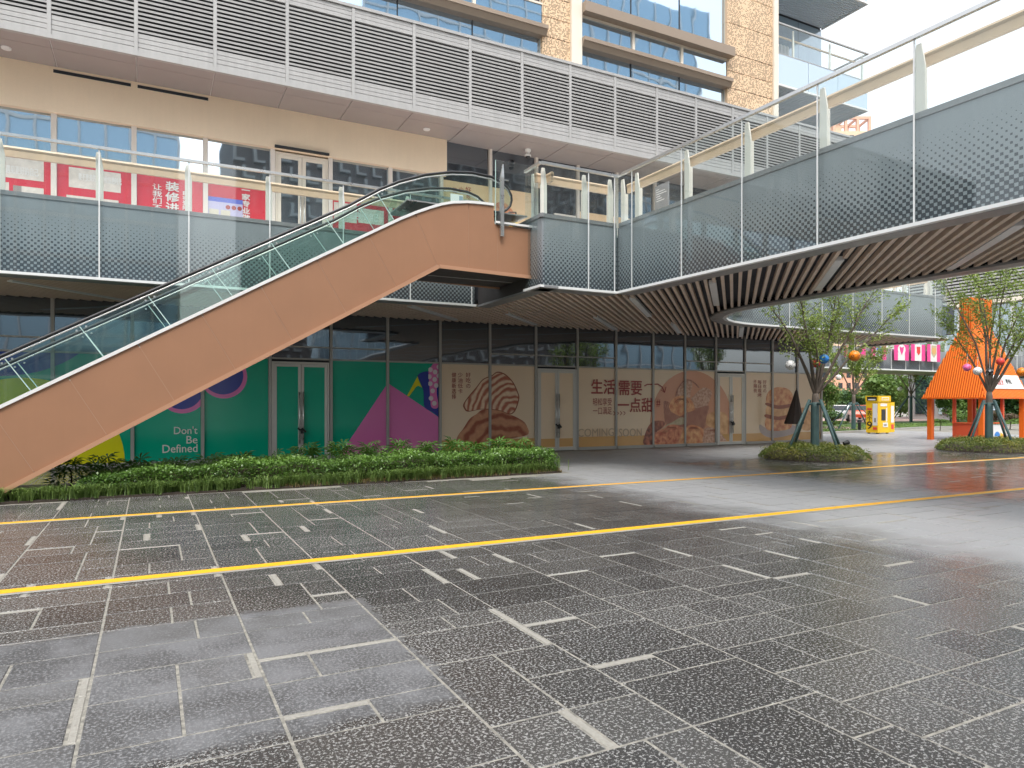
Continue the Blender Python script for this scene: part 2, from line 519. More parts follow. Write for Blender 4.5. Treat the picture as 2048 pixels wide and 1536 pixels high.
class MB:
    def __init__(s):
        s.v, s.f = [], []

    def add(s, vs, fs):
        k = len(s.v)
        s.v += [tuple(a) for a in vs]
        s.f += [tuple(i + k for i in f) for f in fs]
        return s

    def hexa(s, p):
        return s.add(p, [(0, 3, 2, 1), (4, 5, 6, 7), (0, 1, 5, 4), (1, 2, 6, 5), (2, 3, 7, 6), (3, 0, 4, 7)])

    def box(s, x0, x1, y0, y1, z0, z1):
        return s.hexa([(x0, y0, z0), (x1, y0, z0), (x1, y1, z0), (x0, y1, z0), (x0, y0, z1), (x1, y0, z1), (x1, y1, z1), (x0, y1, z1)])

    def poly(s, pts):
        return s.add(pts, [tuple(range(len(pts)))])

    def prism(s, bottom, d):
        n = len(bottom)
        d = Vector(d)
        top = [Vector(p) + d for p in bottom]
        fs = [tuple(range(n))[::-1], tuple(range(n, 2 * n))]
        fs += [(i, (i + 1) % n, n + (i + 1) % n, n + i) for i in range(n)]
        return s.add(list(bottom) + top, fs)

    def beam(s, a, b, wd, h):
        """Box from a to b; wd across (horizontal), h along the other normal."""
        a, b = Vector(a), Vector(b)
        d = (b - a).normalized()
        up = Vector((0, 0, 1))
        sd_ = d.cross(up)
        if sd_.length < 1e-3:
            sd_ = Vector((1, 0, 0))
        sd_.normalize()
        n = sd_.cross(d)
        o = [(-1, -1), (1, -1), (1, 1), (-1, 1)]
        return s.hexa([a + sd_ * i * wd / 2 + n * j * h / 2 for i, j in o] + [b + sd_ * i * wd / 2 + n * j * h / 2 for i, j in o])

    def tube(s, path, r, n=6, cap=True):
        P = [Vector(p) for p in path]
        rs = r if isinstance(r, (list, tuple)) else [r] * len(P)
        rings = []
        prev = None
        for i, p in enumerate(P):
            d = (P[min(i + 1, len(P) - 1)] - P[max(i - 1, 0)]).normalized()
            if prev is None:
                ref = Vector((0, 0, 1)) if abs(d.z) < .9 else Vector((1, 0, 0))
                a = d.cross(ref).normalized()
            else:
                a = (prev - d * prev.dot(d)).normalized()
            prev = a
            b = d.cross(a)
            rings.append([p + (a * math.cos(2 * math.pi * k / n) + b * math.sin(2 * math.pi * k / n)) * rs[i] for k in range(n)])
        vs_ = [q for g in rings for q in g]
        fs = []
        for i in range(len(P) - 1):
            for k in range(n):
                fs.append((i * n + k, i * n + (k + 1) % n, (i + 1) * n + (k + 1) % n, (i + 1) * n + k))
        if cap:
            fs.append(tuple(range(n))[::-1])
            fs.append(tuple((len(P) - 1) * n + k for k in range(n)))
        return s.add(vs_, fs)

    def lathe(s, c, prof, n=16):
        """prof: (radius, z) pairs."""
        c = Vector(c)
        vs_ = [c + Vector((r * math.cos(2 * math.pi * k / n), r * math.sin(2 * math.pi * k / n), z)) for r, z in prof for k in range(n)]
        fs = [(i * n + k, i * n + (k + 1) % n, (i + 1) * n + (k + 1) % n, (i + 1) * n + k) for i in range(len(prof) - 1) for k in range(n)]
        return s.add(vs_, fs)

    def mesh(s, name, mat, off=(0, 0, 0), smooth=False):
        me = bpy.data.meshes.new(name)
        o = Vector(off)
        me.from_pydata([tuple(Vector(p) - o) for p in s.v], [], s.f)
        me.materials.append(M[mat] if isinstance(mat, str) else mat)
        if smooth:
            me.shade_smooth()
        me.update()
        return me

    def build(s, name, mat, parent=None, smooth=False, **kw):
        """World coordinates in s.v; becomes one object whose origin is the parent's."""
        off = origin(parent) if parent else Vector((0, 0, 0))
        o = bpy.data.objects.new(name, s.mesh(name, mat, off, smooth))
        COL.objects.link(o)
        o.parent = parent
        return tag(o, **kw)


def bx(name, mat, parent, *b, **kw):
    return MB().box(*b).build(name, mat, parent, **kw)


def copy_tree(o, parent=None):
    c = o.copy()
    COL.objects.link(c)
    c.parent = parent
    for ch in [q for q in bpy.data.objects if q.parent == o]:
        copy_tree(ch, c)
    return c


def ray(px, py):
    """Direction of sight of a measured photograph point: used to take sizes off the known planes of the place."""
    k = (px - 1024) / 1400
    f, r = Vector((math.sin(YAW), math.cos(YAW), 0)), Vector((math.cos(YAW), -math.sin(YAW), 0))
    return f + r * k + Vector((0, 0, (808 - py) / 1400))


def on_y(px, py, y=0.):
    d = ray(px, py)
    return EYE + d * ((y - EYE.y) / d.y)


def on_z(px, py, z=0.):
    d = ray(px, py)
    return EYE + d * ((z - EYE.z) / d.z)


def on_x(px, py, x=0.):
    d = ray(px, py)
    return EYE + d * ((x - EYE.x) / d.x)


def at(px, py, depth):
    return EYE + ray(px, py) * depth


def lettering(name, body, rect, y, mat, parent, bold=.0, vert=False, gap=1.05, axis='x'):
    """Flat lettering fitted to rect (x0, x1, z0, z1) of a vertical sheet that faces -y (axis 'y': faces -x); one mesh."""
    cu = bpy.data.curves.new('lettering', 'FONT')
    cu.body = '\n'.join(body) if vert else body
    cu.size = 1.
    cu.space_line = gap
    cu.align_x = 'CENTER' if vert else 'LEFT'
    cu.resolution_u = 3
    tmp = bpy.data.objects.new('lettering', cu)
    COL.objects.link(tmp)
    dg = bpy.context.evaluated_depsgraph_get()
    me = bpy.data.meshes.new_from_object(tmp.evaluated_get(dg))
    bpy.data.objects.remove(tmp)
    bpy.data.curves.remove(cu)
    me.materials.clear()
    me.materials.append(M[mat])
    n = len(me.vertices)
    co = np.empty(n * 3, np.float32)
    me.vertices.foreach_get('co', co)
    co = co.reshape(-1, 3)
    lo, hi = co.min(0), co.max(0)
    u = (co[:, 0] - lo[0]) / max(hi[0] - lo[0], 1e-6)
    v = (co[:, 1] - lo[1]) / max(hi[1] - lo[1], 1e-6)
    off = origin(parent) if parent else Vector((0, 0, 0))
    x0, x1, z0, z1 = rect
    out = np.empty_like(co)
    if axis == 'x':
        out[:, 0] = x0 + u * (x1 - x0) - off.x
        out[:, 1] = y - off.y
    else:
        out[:, 0] = y - off.x
        out[:, 1] = x0 + u * (x1 - x0) - off.y
    out[:, 2] = z0 + v * (z1 - z0) - off.z
    me.vertices.foreach_set('co', out.ravel())
    me.update()
    if bold:            # heavier strokes: the same letters laid over themselves a little to each side
        V, F = [], []
        fs = [tuple(p.vertices) for p in me.polygons]
        k1 = bold * (z1 - z0) * .55 / (len(body) if vert else 1)
        for i, (a, b) in enumerate(((0, 0), (k1, 0), (-k1, 0), (0, k1), (0, -k1))):
            o3 = np.array([a, -.0005 * i, b] if axis == 'x' else [-.0005 * i, a, b])
            F += [tuple(j + len(V) for j in f) for f in fs]
            V += [tuple(p) for p in out + o3]
        me2 = bpy.data.meshes.new(name)
        me2.from_pydata(V, [], F)
        me2.materials.append(M[mat])
        me = me2
    o = bpy.data.objects.new(name, me)
    COL.objects.link(o)
    o.parent = parent
    return o


def leaves(name, cen, size, mat, parent=None, seed=1, up=.4, tint=None, aspect=.55, **kw):
    """Many small folded leaves (two triangles each) at the given points."""
    rg = np.random.default_rng(seed)
    off = np.array(origin(parent) if parent else (0, 0, 0))
    cen = np.asarray(cen, float) - off
    n = len(cen)
    nrm = rg.normal(size=(n, 3))
    nrm[:, 2] = np.abs(nrm[:, 2]) + up
    nrm /= np.linalg.norm(nrm, axis=1)[:, None]
    a = np.cross(nrm, rg.normal(size=(n, 3)))
    a /= np.linalg.norm(a, axis=1)[:, None]
    b = np.cross(nrm, a)
    s = (size * rg.uniform(.6, 1.25, n))[:, None]
    v = np.empty((n, 4, 3))
    v[:, 0] = cen - a * s * .5
    v[:, 1] = cen - b * s * aspect * .5 + nrm * s * .08
    v[:, 2] = cen + a * s * .5
    v[:, 3] = cen + b * s * aspect * .5 + nrm * s * .08
    return raw_quads(name, v, mat, parent, rg.random(n) if tint is None else np.clip(tint + rg.normal(0, .15, n), 0, 1), **kw)


def raw_quads(name, v, mat, parent, tint, **kw):
    n = len(v)
    me = bpy.data.meshes.new(name)
    me.vertices.add(n * 4)
    me.vertices.foreach_set('co', v.astype(np.float32).ravel())
    me.loops.add(n * 4)
    me.loops.foreach_set('vertex_index', np.arange(n * 4, dtype=np.int32))
    me.polygons.add(n)
    me.polygons.foreach_set('loop_start', np.arange(0, n * 4, 4, dtype=np.int32))
    me.update(calc_edges=True)
    at_ = me.attributes.new('tint', 'FLOAT', 'FACE')
    at_.data.foreach_set('value', np.asarray(tint, np.float32))
    me.materials.append(M[mat])
    o = bpy.data.objects.new(name, me)
    COL.objects.link(o)
    o.parent = parent
    return tag(o, **kw)


def blades(name, base, h, mat, parent=None, seed=1, wd=.012, lean=.6, **kw):
    """Grass blades: two quads each, bending over."""
    rg = np.random.default_rng(seed)
    off = np.array(origin(parent) if parent else (0, 0, 0))
    base = np.asarray(base, float) - off
    n = len(base)
    ang = rg.uniform(0, 2 * np.pi, n)
    d = np.stack([np.cos(ang), np.sin(ang), np.zeros(n)], 1)
    sd_ = np.stack([-np.sin(ang), np.cos(ang), np.zeros(n)], 1) * wd * .5
    hh = (h * rg.uniform(.5, 1.2, n))[:, None]
    ln = (lean * rg.uniform(.2, 1.2, n))[:, None] * hh
    mid = base + d * ln * .35 + np.array([0, 0, 1]) * hh * .75
    tip = base + d * ln * 1.2 + np.array([0, 0, 1]) * hh * (1 - .35 * rg.random((n, 1)))
    v = np.empty((n, 2, 4, 3))
    v[:, 0] = np.stack([base - sd_, base + sd_, mid + sd_, mid - sd_], 1)
    v[:, 1] = np.stack([mid - sd_, mid + sd_, tip + sd_ * .15, tip - sd_ * .15], 1)
    return raw_quads(name, v.reshape(-1, 4, 3), mat, parent, np.repeat(rg.random(n), 2), **kw)

# ================================================================== THE SETTING
# ------------------------------------------------------------------ ground and paving
gme = MB().box(-400, 500, -400, 500, -.4, -.005).mesh('ground', 'mortar')
place('ground', gme, kind='structure')

rnd = random.Random(11)


def paving_tiles():
    """Modular ashlar: 0.9 m squares split into slabs, with narrow pale strips let in beside some of them."""
    tiles, strips = [], []
    T = .9
    pats = [
        [(0, 0, .45, .9), (.45, 0, .45, .45), (.45, .45, .45, .45)],
        [(0, 0, .9, .3), (0, .3, .45, .6), (.45, .3, .45, .6)],
        [(0, 0, .9, .45), (0, .45, .3, .45), (.3, .45, .6, .45)],
        [(0, 0, .6, .45), (.6, 0, .3, .45), (0, .45, .45, .45), (.45, .45, .45, .45)],
        [(0, 0, .45, .45), (.45, 0, .45, .45), (0, .45, .9, .45)],
        [(0, 0, .6, .9), (.6, 0, .3, .45), (.6, .45, .3, .45)],
        [(0, 0, .9, .6), (0, .6, .45, .3), (.45, .6, .45, .3)],
    ]
    for ix in range(-20, 30):
        for iy in range(-28, 16):
            ox, oy = ix * T, iy * T + (ix * 37 % 5) * .15
            if ox < 12.0 and oy > -.95:
                continue
            for px, py, a, b in rnd.choice(pats):
                x0, y0, x1, y1 = ox + px, oy + py, ox + px + a, oy + py + b
                q = rnd.random()
                if q < .13 and b <= .62 and b > .29:
                    strips.append((x1 - .055, y0, x1, y1))
                    x1 -= .055
                elif q < .23 and a <= .62 and a > .29:
                    strips.append((x0, y1 - .055, x1, y1))
                    y1 -= .055
                tiles.append((x0, y0, x1, y1))
    return tiles, strips


def in_hedge_bed(x, y):
    return -40 < x < -4.55 and -6.95 < y < -4.0


def seen(x, y):
    dx, dy = x - EYE.x, y - EYE.y
    Y = dx * math.sin(YAW) + dy * math.cos(YAW)
    X = dx * math.cos(YAW) - dy * math.sin(YAW)
    return Y > 2.6 and abs(X) < Y * .78 + .3, Y


tiles, strips = paving_tiles()
pave_root = thing('plaza_paving', None, None)
pave_root['kind'] = 'structure'
cand = []
for kind, lst in (('tile', tiles), ('strip', strips)):
    for t in lst:
        cx, cy_ = (t[0] + t[2]) / 2, (t[1] + t[3]) / 2
        if in_hedge_bed(cx, cy_):
            continue
        ok, Y = seen(cx, cy_)
        if ok:
            cand.append((Y, kind, t))
        elif Y > -6:
            cand.append((900 + Y, kind, t))
cand.sort(key=lambda c: c[0])
near = {'tile': 0, 'strip': 0}
rest = {'tile': [], 'strip': []}
cache = {}
J = .0085
for Y, kind, t in cand:
    lim = 292 if kind == 'tile' else 70
    if Y < 900 and near[kind] < lim:
        near[kind] += 1
        a, b = round(t[2] - t[0] - 2 * J, 3), round(t[3] - t[1] - 2 * J, 3)
        if (kind, a, b) not in cache:
            m_ = MB()
            e = .004
            v0 = [(-a / 2, -b / 2, -.03), (a / 2, -b / 2, -.03), (a / 2, b / 2, -.03), (-a / 2, b / 2, -.03)]
            v1 = [(p[0], p[1], -.004) for p in v0]
            v2 = [(math.copysign(a / 2 - e, p[0]), math.copysign(b / 2 - e, p[1]), 0) for p in v0]
            m_.add(v0 + v1 + v2, [(i, (i + 1) % 4, 4 + (i + 1) % 4, 4 + i) for i in range(4)] + [(4 + i, 4 + (i + 1) % 4, 8 + (i + 1) % 4, 8 + i) for i in range(4)] + [(8, 9, 10, 11)])
            cache[(kind, a, b)] = m_.mesh('paving_stone' if kind == 'tile' else 'accent_strip', 'pave' if kind == 'tile' else 'accent')
        place('paving_stone' if kind == 'tile' else 'accent_strip', cache[(kind, a, b)], pave_root,
              ((t[0] + t[2]) / 2, (t[1] + t[3]) / 2, rnd.uniform(-.0015, .0008)))
    else:
        rest[kind].append(t)
for kind, mt in (('tile', 'pave'), ('strip', 'accent')):
    arr = []
    tn = []
    for t in rest[kind]:
        x0, y0, x1, y1 = t[0] + J, t[1] + J, t[2] - J, t[3] - J
        z = rnd.uniform(-.0015, .0005)
        arr += [[(x0, y0, z), (x1, y0, z), (x1, y1, z), (x0, y1, z)], [(x0, y0, -.02), (x1, y0, -.02), (x1, y0, z), (x0, y0, z)],
                [(x0, y1, -.02), (x0, y0, -.02), (x0, y0, z), (x0, y1, z)]]
        tn += [rnd.random()] * 3
    raw_quads('far_paving_stones' if kind == 'tile' else 'far_accent_strips', np.array(arr), mt, pave_root, tn, kind='stuff')

# yellow lane lines with a pale grout strip on the near side
for y0, y1_, wd in ((-13.26, -13.26, .15), (-9.1, -8.99, .13)):
    o = MB().poly([(-30, y0 - wd / 2, .004), (40, y1_ - wd / 2 + .05, .004), (40, y1_ + wd / 2 + .05, .004), (-30, y0 + wd / 2, .004)]).build('lane_line', 'yline')
    tag(o, 'wide yellow line painted on the paving, nearer of the two' if wd > .14 else 'thin yellow line painted on the paving beside the hedge', 'lane line', 'yellow lines across the plaza')
    o = MB().poly([(-30, y0 - wd / 2 - .07, .003), (40, y1_ - wd / 2 - .03, .003), (40, y1_ - wd / 2 + .047, .003), (-30, y0 - wd / 2 - .003, .003)]).build('grout_strip', 'pline')
    o['kind'] = 'structure'

# ================================================================== THE MALL BUILDING
bld = thing('mall_building', 'long grey mall building with louvred band above a glazed shop front', 'building')
MX = [-20.5, -18.8, -17.05, -15.32, -13.59, -11.93, -10.2, -8.5, -6.8, -5.1, -3.37, -1.656, -.004, 1.63, 3.3, 4.82, 6.373, 7.91, 9.44, 10.9, 12.37]
SOF = 4.2
# dark volume behind the glass, inside of each storey
bx('core_wall', 'dark', bld, -40, 12.3, .1, 14, -.01, 9.86)
# mullions of the shop front, one mesh shared
ml = MB().box(-.04, .04, -.025, .09, .0, SOF + .14).mesh('mullion', 'mull')
for x in MX:
    place('mullion', ml, bld, (x, 0, 0))
DOORS = {-10.2: 1.7, -1.656: 1.65, 6.373: 1.535}
low = [MX[i] for i in range(len(MX) - 1)]
for i in range(len(MX) - 1):
    a, b = MX[i] + .045, MX[i + 1] - .045
    isd = MX[i] in DOORS
    split = MX[i] in (-17.05, -10.2, -8.5, -3.37, -1.656, -.004, 4.82, 6.373, 7.91) or i < 2
    # upper panes and transoms; panes lean by hairs so that each mirrors its own view
    z = [2.9, 3.24, SOF + .14] if split else [2.9, SOF + .14]
    for k in range(len(z) - 1):
        q = rnd.uniform(-.004, .004), rnd.uniform(-.004, .004)
        m_ = MB().poly([(a, .03 + q[0], z[k]), (b, .03 - q[0], z[k]), (b, .03 - q[0] + q[1], z[k + 1]), (a, .03 + q[0] + q[1], z[k + 1])])
        m_.build('window_pane', 'glass_low', bld)
    if split:
        bx('transom', 'mull', bld, a, b, -.015, .07, 3.215, 3.255)
    bx('transom', 'mull', bld, a, b, -.012, .07, 2.866, 2.91)
    if not isd:
        bx('plinth', 'mull', bld, a, b, -.06, .06, 0, .1)
        bx('window_pane', 'glass_low', bld, a, b, .035, .05, .1, 2.86)


def shop_door(x0, x1, z0, z1, y, frame, inner, w_=.075):
    d = tag(MB().box(x0, x0 + .05, y - .03, y + .05, z0, z1).box(x1 - .05, x1, y - .03, y + .05, z0, z1).box(x0 + .05, x1 - .05, y - .03, y + .05, z1 - .06, z1).build('shop_door', frame, bld))
    xm = (x0 + x1) / 2
    for s, (a, b) in ((1, (x0 + .055, xm - .006)), (-1, (xm + .006, x1 - .055))):
        t = z1 - .065
        f = MB()
        f.box(a, a + w_, y - .02, y + .025, z0 + .015, t).box(b - w_, b, y - .02, y + .025, z0 + .015, t)
        f.box(a + w_, b - w_, y - .02, y + .025, t - w_, t).box(a + w_, b - w_, y - .02, y + .025, z0 + .015, z0 + .015 + w_ * 1.4)
        f.build('door_leaf', frame, d)
        bx('door_panel', inner, d, a + w_, b - w_, y, y + .01, z0 + .015 + w_ * 1.4, t - w_)
        hx = b - .045 if s > 0 else a + .045
        MB().tube([(hx, y - .075, z0 + .45), (hx, y - .075, z0 + 1.95)], .016, 8).box(hx - .01, hx + .01, y - .07, y - .02, z0 + .62, z0 + .64).box(hx - .01, hx + .01, y - .07, y - .02, z0 + 1.7, z0 + 1.72).build('handle', 'steel', d, True)
    return d, xm


for x, wd in DOORS.items():
    d, xm = shop_door(x + .047, x + wd - .06, 0, 2.8, -.01, 'doorf', 'green' if x < -5 else 'tan')
    MB().tube([(xm - .1, -.1, .92), (xm - .05, -.13, .86), (xm + .02, -.13, .9), (xm + .09, -.1, .84), (xm + .12, -.1, .8)], .028, 6).box(xm - .03, xm + .05, -.15, -.1, .76, .87).build('padlock', 'black', d)
    if x > -5:
        for a, b in ((x + .18, xm - .09), (xm + .09, x + wd - .2)):
            bx('ochre_foot_strip', 'ochre', d, a, b, -.014, -.011, .14, .42)

# upper storey glazing behind the walkway
UM = [-20.5, -18.75, -17.05, -15.29, -13.553, -11.86, -10.13, -8.53, -6.73, -5.07, -3.37, -1.656, -.004, 1.63, 3.36, 4.82, 6.373, 7.91, 9.44, 10.9, 12.37]
ZU0, ZU1 = 5.6, 9.88
um_l = MB().box(-.06, .06, -.07, .08, ZU0, 8.75).mesh('upper_mullion', 'mull_l')
um_d = MB().box(-.05, .05, -.07, .08, ZU0, ZU1).mesh('upper_mullion', 'mull_l')
for i, x in enumerate(UM):
    place('upper_mullion', um_l if x < -5.2 else um_d, bld, (x, 0, 0))
    if i + 1 < len(UM) and x != -10.13:
        a, b = x + .06, UM[i + 1] - .06
        top = 8.75 if x < -5.2 else ZU1
        q = rnd.uniform(-.006, .006), rnd.uniform(-.004, .01)
        MB().poly([(a, .02 + q[0], ZU0), (b, .02 - q[0], ZU0), (b, .02 - q[0] + q[1], top), (a, .02 + q[0] + q[1], top)]).build('upper_window_pane', 'glass_up' if x < -5.2 else 'glass_low', bld)
# stucco wall over the left windows, with two slot diffusers
bx('stucco_wall', 'beige', bld, -30, -4.93, -.14, .1, 8.75, 9.866)
for a, b in ((-15.29, -13.62), (-13.47, -11.8)):
    bx('slot_diffuser', 'dark', bld, a, b, -.147, -.1, 9.72, 9.8)
bx('door_canopy', 'black', bld, -10.1, -8.6, -.22, -.142, 8.76, 8.82)
shop_door(-10.06, -8.6, 5.6, 8.7, -.01, 'cream', 'glass_up', .1)
shop_door(-.95, -.1, 5.6, 8.1, -.02, 'mull_l', 'tan_up', .06)

# grey soffit under the louvred band, in separate sheets with pale joints
LX0 = .358
lk = list(range(-13, 8))
bx('soffit_backing', 'white', bld, -30, 13.2, -1.6, .3, 9.9, 9.93)
for k in lk:
    a, b = LX0 + 1.73 * k + .012, LX0 + 1.73 * (k + 1) - .012
    bx('soffit_sheet', 'soffit', bld, a, b, -1.16, .09, 9.868, 9.897)
    bx('soffit_sheet', 'soffit', bld, a, b, -1.6, -1.172, 9.868, 9.897)
# louvred band
bx('band_backing', 'alu_dark', bld, -30, 13.1, -1.6, .05, 9.94, 12.33)
bx('band_coping', 'alu', bld, -30, 13.12, -1.74, .05, 12.34, 12.42)
bx('band_foot', 'alu', bld, -30, 13.12, -1.72, -1.605, 9.86, 9.95)
W_ = 1.73 - .09
sl = MB().hexa([(-W_ / 2, -1.715, 0), (W_ / 2, -1.715, 0), (W_ / 2, -1.655, .03), (-W_ / 2, -1.655, .03), (-W_ / 2, -1.72, .052), (W_ / 2, -1.72, .052), (W_ / 2, -1.66, .075), (-W_ / 2, -1.66, .075)]).mesh('louvre', 'alu')
pk = MB().box(-W_ / 2, W_ / 2, -1.7, -1.62, 0, .1).mesh('cladding_plank', 'alu')
pv = MB().box(-.042, .042, -1.72, -1.605, 9.95, 12.34).mesh('band_post', 'alu')
for k in lk:
    xc = LX0 + 1.73 * (k + .5)
    place('band_post', pv, bld, (LX0 + 1.73 * k, 0, 0))
    if k >= 7:
        continue
    for j in range(4):
        place('cladding_plank', pk, bld, (xc, 0, 9.957 + j * .113))
    for j in range(3):
        place('cladding_plank', pk, bld, (xc, 0, 12.005 + j * .112))
    if k >= -11:
        for j in range(15):
            place('louvre', sl, bld, (xc, 0, 10.425 + j * .1035))
    else:
        MB().box(xc - W_ / 2, xc + W_ / 2, -1.66, -1.63, 10.43, 12.0).build('louvre_sheet', 'alu', bld)

# tower storeys above the band
for a, b in ((-14., -1.42), (.12, 6.93)):
    n = max(1, round((b - a) / 2.32))
    for j in range(n):
        p, q = a + (b - a) * j / n, a + (b - a) * (j + 1) / n
        for z0, z1 in ((12.3, 14.0), (14.3, 15.15), (15.5, 18.6), (18.9, 22.)):
            e = rnd.uniform(-.012, .012), rnd.uniform(-.01, .014)
            y = .15 if z0 != 14.3 else .02
            MB().poly([(p, y + e[0], z0), (q, y - e[0], z0), (q, y - e[0] + e[1], z1), (p, y + e[0] + e[1], z1)]).build('tower_window_pane', 'glass_tower', bld)
        if j:
            bx('tower_mullion', 'cream', bld, p - .05, p + .05, -.03, .06, 14.3, 15.15)
            for z0, z1 in ((12.3, 13.99), (15.51, 22)):
                bx('tower_joint', 'alu_dark', bld, p - .012, p + .012, .12, .16, z0, z1)
    bx('window_frame', 'cream', bld, a, b, -.02, .03, 14.3, 14.36)
    bx('window_frame', 'cream', bld, a, b, -.02, .03, 15.08, 15.15)
    lo = -.22
    MB().box(a, b + .1, lo - .05, .2, 14.17, 14.3).hexa([(a, lo + .1, 14.0), (b + .1, lo + .1, 14.0), (b + .1, .2, 14.0), (a, .2, 14.0), (a, lo, 14.17), (b + .1, lo, 14.17), (b + .1, .2, 14.17), (a, .2, 14.17)]).build('sunshade', 'beam', bld)
    if a > 0:
        MB().box(a, b + .14, lo - .1, .2, 15.15, 15.5).build('sunshade', 'beam', bld)
bx('tower_core', 'dark', bld, -14, 9.6, .2, 6, 12.2, 22)
for x0, x1 in ((-1.42, -.32), (6.95, 9.42)):
    zz = [12.3, 13.2, 14.05, 14.72, 15.42, 16.6, 17.8, 19., 20.2, 21.4]
    for z0, z1 in zip(zz, zz[1:]):
        bx('perforated_panel', 'perf', bld, x0, x1, -.02, .1, z0 + .012, z1 - .012)
    bx('panel_backing', 'cream', bld, x0, x1, .1, .2, 12.2, 21.5)
bx('pilaster', 'cream', bld, -.31, .11, -.12, .2, 12.3, 22)
bx('pilaster', 'cream', bld, 9.43, 9.68, -.1, .2, 12.3, 22)

M['slab_haze'] = plain('haze_tinted_sheet', (.62, .68, .74), .5, var=.05)  # haze of the air is put into this pale bluish slab colour
# balconies on the tower's right end
for z0 in (14.75, 19.55):
    MB().box(9.7, 15.35, .06, 2.42, z0 + .03, z0 + .3).build('balcony_slab', 'slab_haze', bld)
    rib = MB().box(9.7, 15.35, -.012, .012, z0 - .02, z0 + .03).mesh('soffit_rib', 'slab_haze')
    for j in range(19):
        place('soffit_rib', rib, bld, (0, .1 + j * .12, 0))
    bx('balcony_edge', 'lip', bld, 9.7, 15.42, -.03, .05, z0 - .04, z0 + .04)
    bx('balcony_edge', 'lip', bld, 15.36, 15.43, .05, 2.42, z0 - .04, z0 + .04)
    for a, b in ((9.7, 11.55), (11.57, 13.4), (13.42, 15.38)):
        bx('balcony_panel', 'glass_pale', bld, a, b, 0, .02, z0 + .05, z0 + 1.3)
        bx('balcony_glass', 'rail_glass', bld, a, b, 0, .012, z0 + 1.31, z0 + 2.5)
    bx('balcony_panel', 'glass_pale', bld, 15.36, 15.38, .03, 2.4, z0 + .05, z0 + 1.3)
    bx('balcony_cap', 'alu', bld, 9.7, 15.4, -.01, .06, z0 + 1.28, z0 + 1.31)
    bx('balcony_rail', 'alu', bld, 9.7, 15.44, -.03, .05, z0 + 2.51, z0 + 2.57)
    bx('balcony_rail', 'alu', bld, 15.36, 15.44, .05, 2.4, z0 + 2.51, z0 + 2.57)
    bx('balcony_handrail', 'woodrail', bld, 9.7, 15.15, .25, .31, z0 + 2.15, z0 + 2.21)
    bx('balcony_handrail', 'woodrail', bld, 15.1, 15.15, .32, 2.3, z0 + 2.15, z0 + 2.21)
    for x, y in ((13.06, .12), (15.2, .12), (15.25, 1.7), (10.8, .12)):
        MB().hexa([(x - .07, y, z0 + .3), (x + .07, y, z0 + .3), (x + .07, y + .05, z0 + .3), (x - .07, y + .05, z0 + .3), (x - .02, y, z0 + 2.5), (x + .04, y, z0 + 2.5), (x + .04, y + .05, z0 + 2.5), (x - .02, y + .05, z0 + 2.5)]).build('balcony_post', 'post', bld)
for j, (a, b) in enumerate(((9.6, 11.), (11.02, 12.4), (12.42, 13.8), (13.82, 15.4))):
    for z0, z1 in ((12.3, 14.72), (15.05, 17.2), (17.22, 19.5), (19.9, 24)):
        e = rnd.uniform(-.01, .01)
        MB().poly([(a, 2.44 + e, z0), (b, 2.44 - e, z0), (b, 2.44, z1), (a, 2.44, z1)]).build('tower_window_pane', 'glass_pale', bld)
bx('end_core', 'dark', bld, 9.6, 15.4, 2.5, 8, 12.2, 24)
# pleated curtain seen behind the balcony glazing
cu_ = MB()
pts = [(9.9 + i * .11, 2.3 + (.04 if i % 2 else 0)) for i in range(30)]
for (a, ya), (b, yb) in zip(pts, pts[1:]):
    cu_.poly([(a, ya, 15.1), (b, yb, 15.1), (b, yb, 18.1), (a, ya, 18.1)])
cu_.build('curtain', 'white', bld)

# small fittings on the soffit: things of their own
for i, (x, y) in enumerate(((-16.15, -.71), (-5.8, -.66))):
    t = thing('downlight', 'round white downlight in the grey soffit near the left edge' if i == 0 else 'round white downlight in the grey soffit above the escalator top', 'ceiling lamp', (x, y, 9.85), 'downlights in the grey soffit')
    MB().lathe((x, y, 9.85), [(.03, -.004), (.07, -.008), (.075, 0.), (.1, -.012), (.105, .018)], 20).build('lamp_ring', 'white', t, True)
    MB().lathe((x, y, 9.85), [(0, .006), (.068, .006)], 16).build('lamp_lens', 'light', t)
cc = thing('security_camera', 'small white dome security camera hanging from the grey soffit', 'security camera', (-2.28, -.57, 9.86))
MB().lathe((-2.28, -.57, 9.86), [(.1, .008), (.1, -.05), (.06, -.09), (.06, -.14), (.1, -.16), (.1, -.22), (.0, -.22)], 16).build('camera_housing', 'white', cc, True)
MB().lathe((-2.28, -.57, 9.86), [(.085, -.222), (.07, -.28), (.0, -.3)], 16).build('camera_dome', 'black', cc, True)

# ================================================================== WINDOW POSTERS
def clip_poly(pts, ax, lim, keep_less):
    out = []
    for i, p in enumerate(pts):
        q = pts[(i + 1) % len(pts)]
        a, b = (p[ax] <= lim) == keep_less, (q[ax] <= lim) == keep_less
        if a:
            out.append(p)
        if a != b:
            t = (lim - p[ax]) / (q[ax] - p[ax])
            out.append(tuple(p[k] + (q[k] - p[k]) * t for k in (0, 1)))
    return out


def sheet(name, pts, y, mat, parent, lim=None):
    """A flat printed shape given by (x, z) points, cut to lim (x0, x1, z0, z1)."""
    pts = [tuple(p) for p in pts]
    if lim:
        for ax, l, k in ((0, lim[1], True), (0, lim[0], False), (1, lim[3], True), (1, lim[2], False)):
            pts = clip_poly(pts, ax, l, k)
            if len(pts) < 3:
                return None
    return MB().poly([(p[0], y, p[1]) for p in pts]).build(name, mat, parent)


def px(y, *pts):
    return [(q.x, q.z) for q in (on_y(a, b, y) for a, b in pts)]


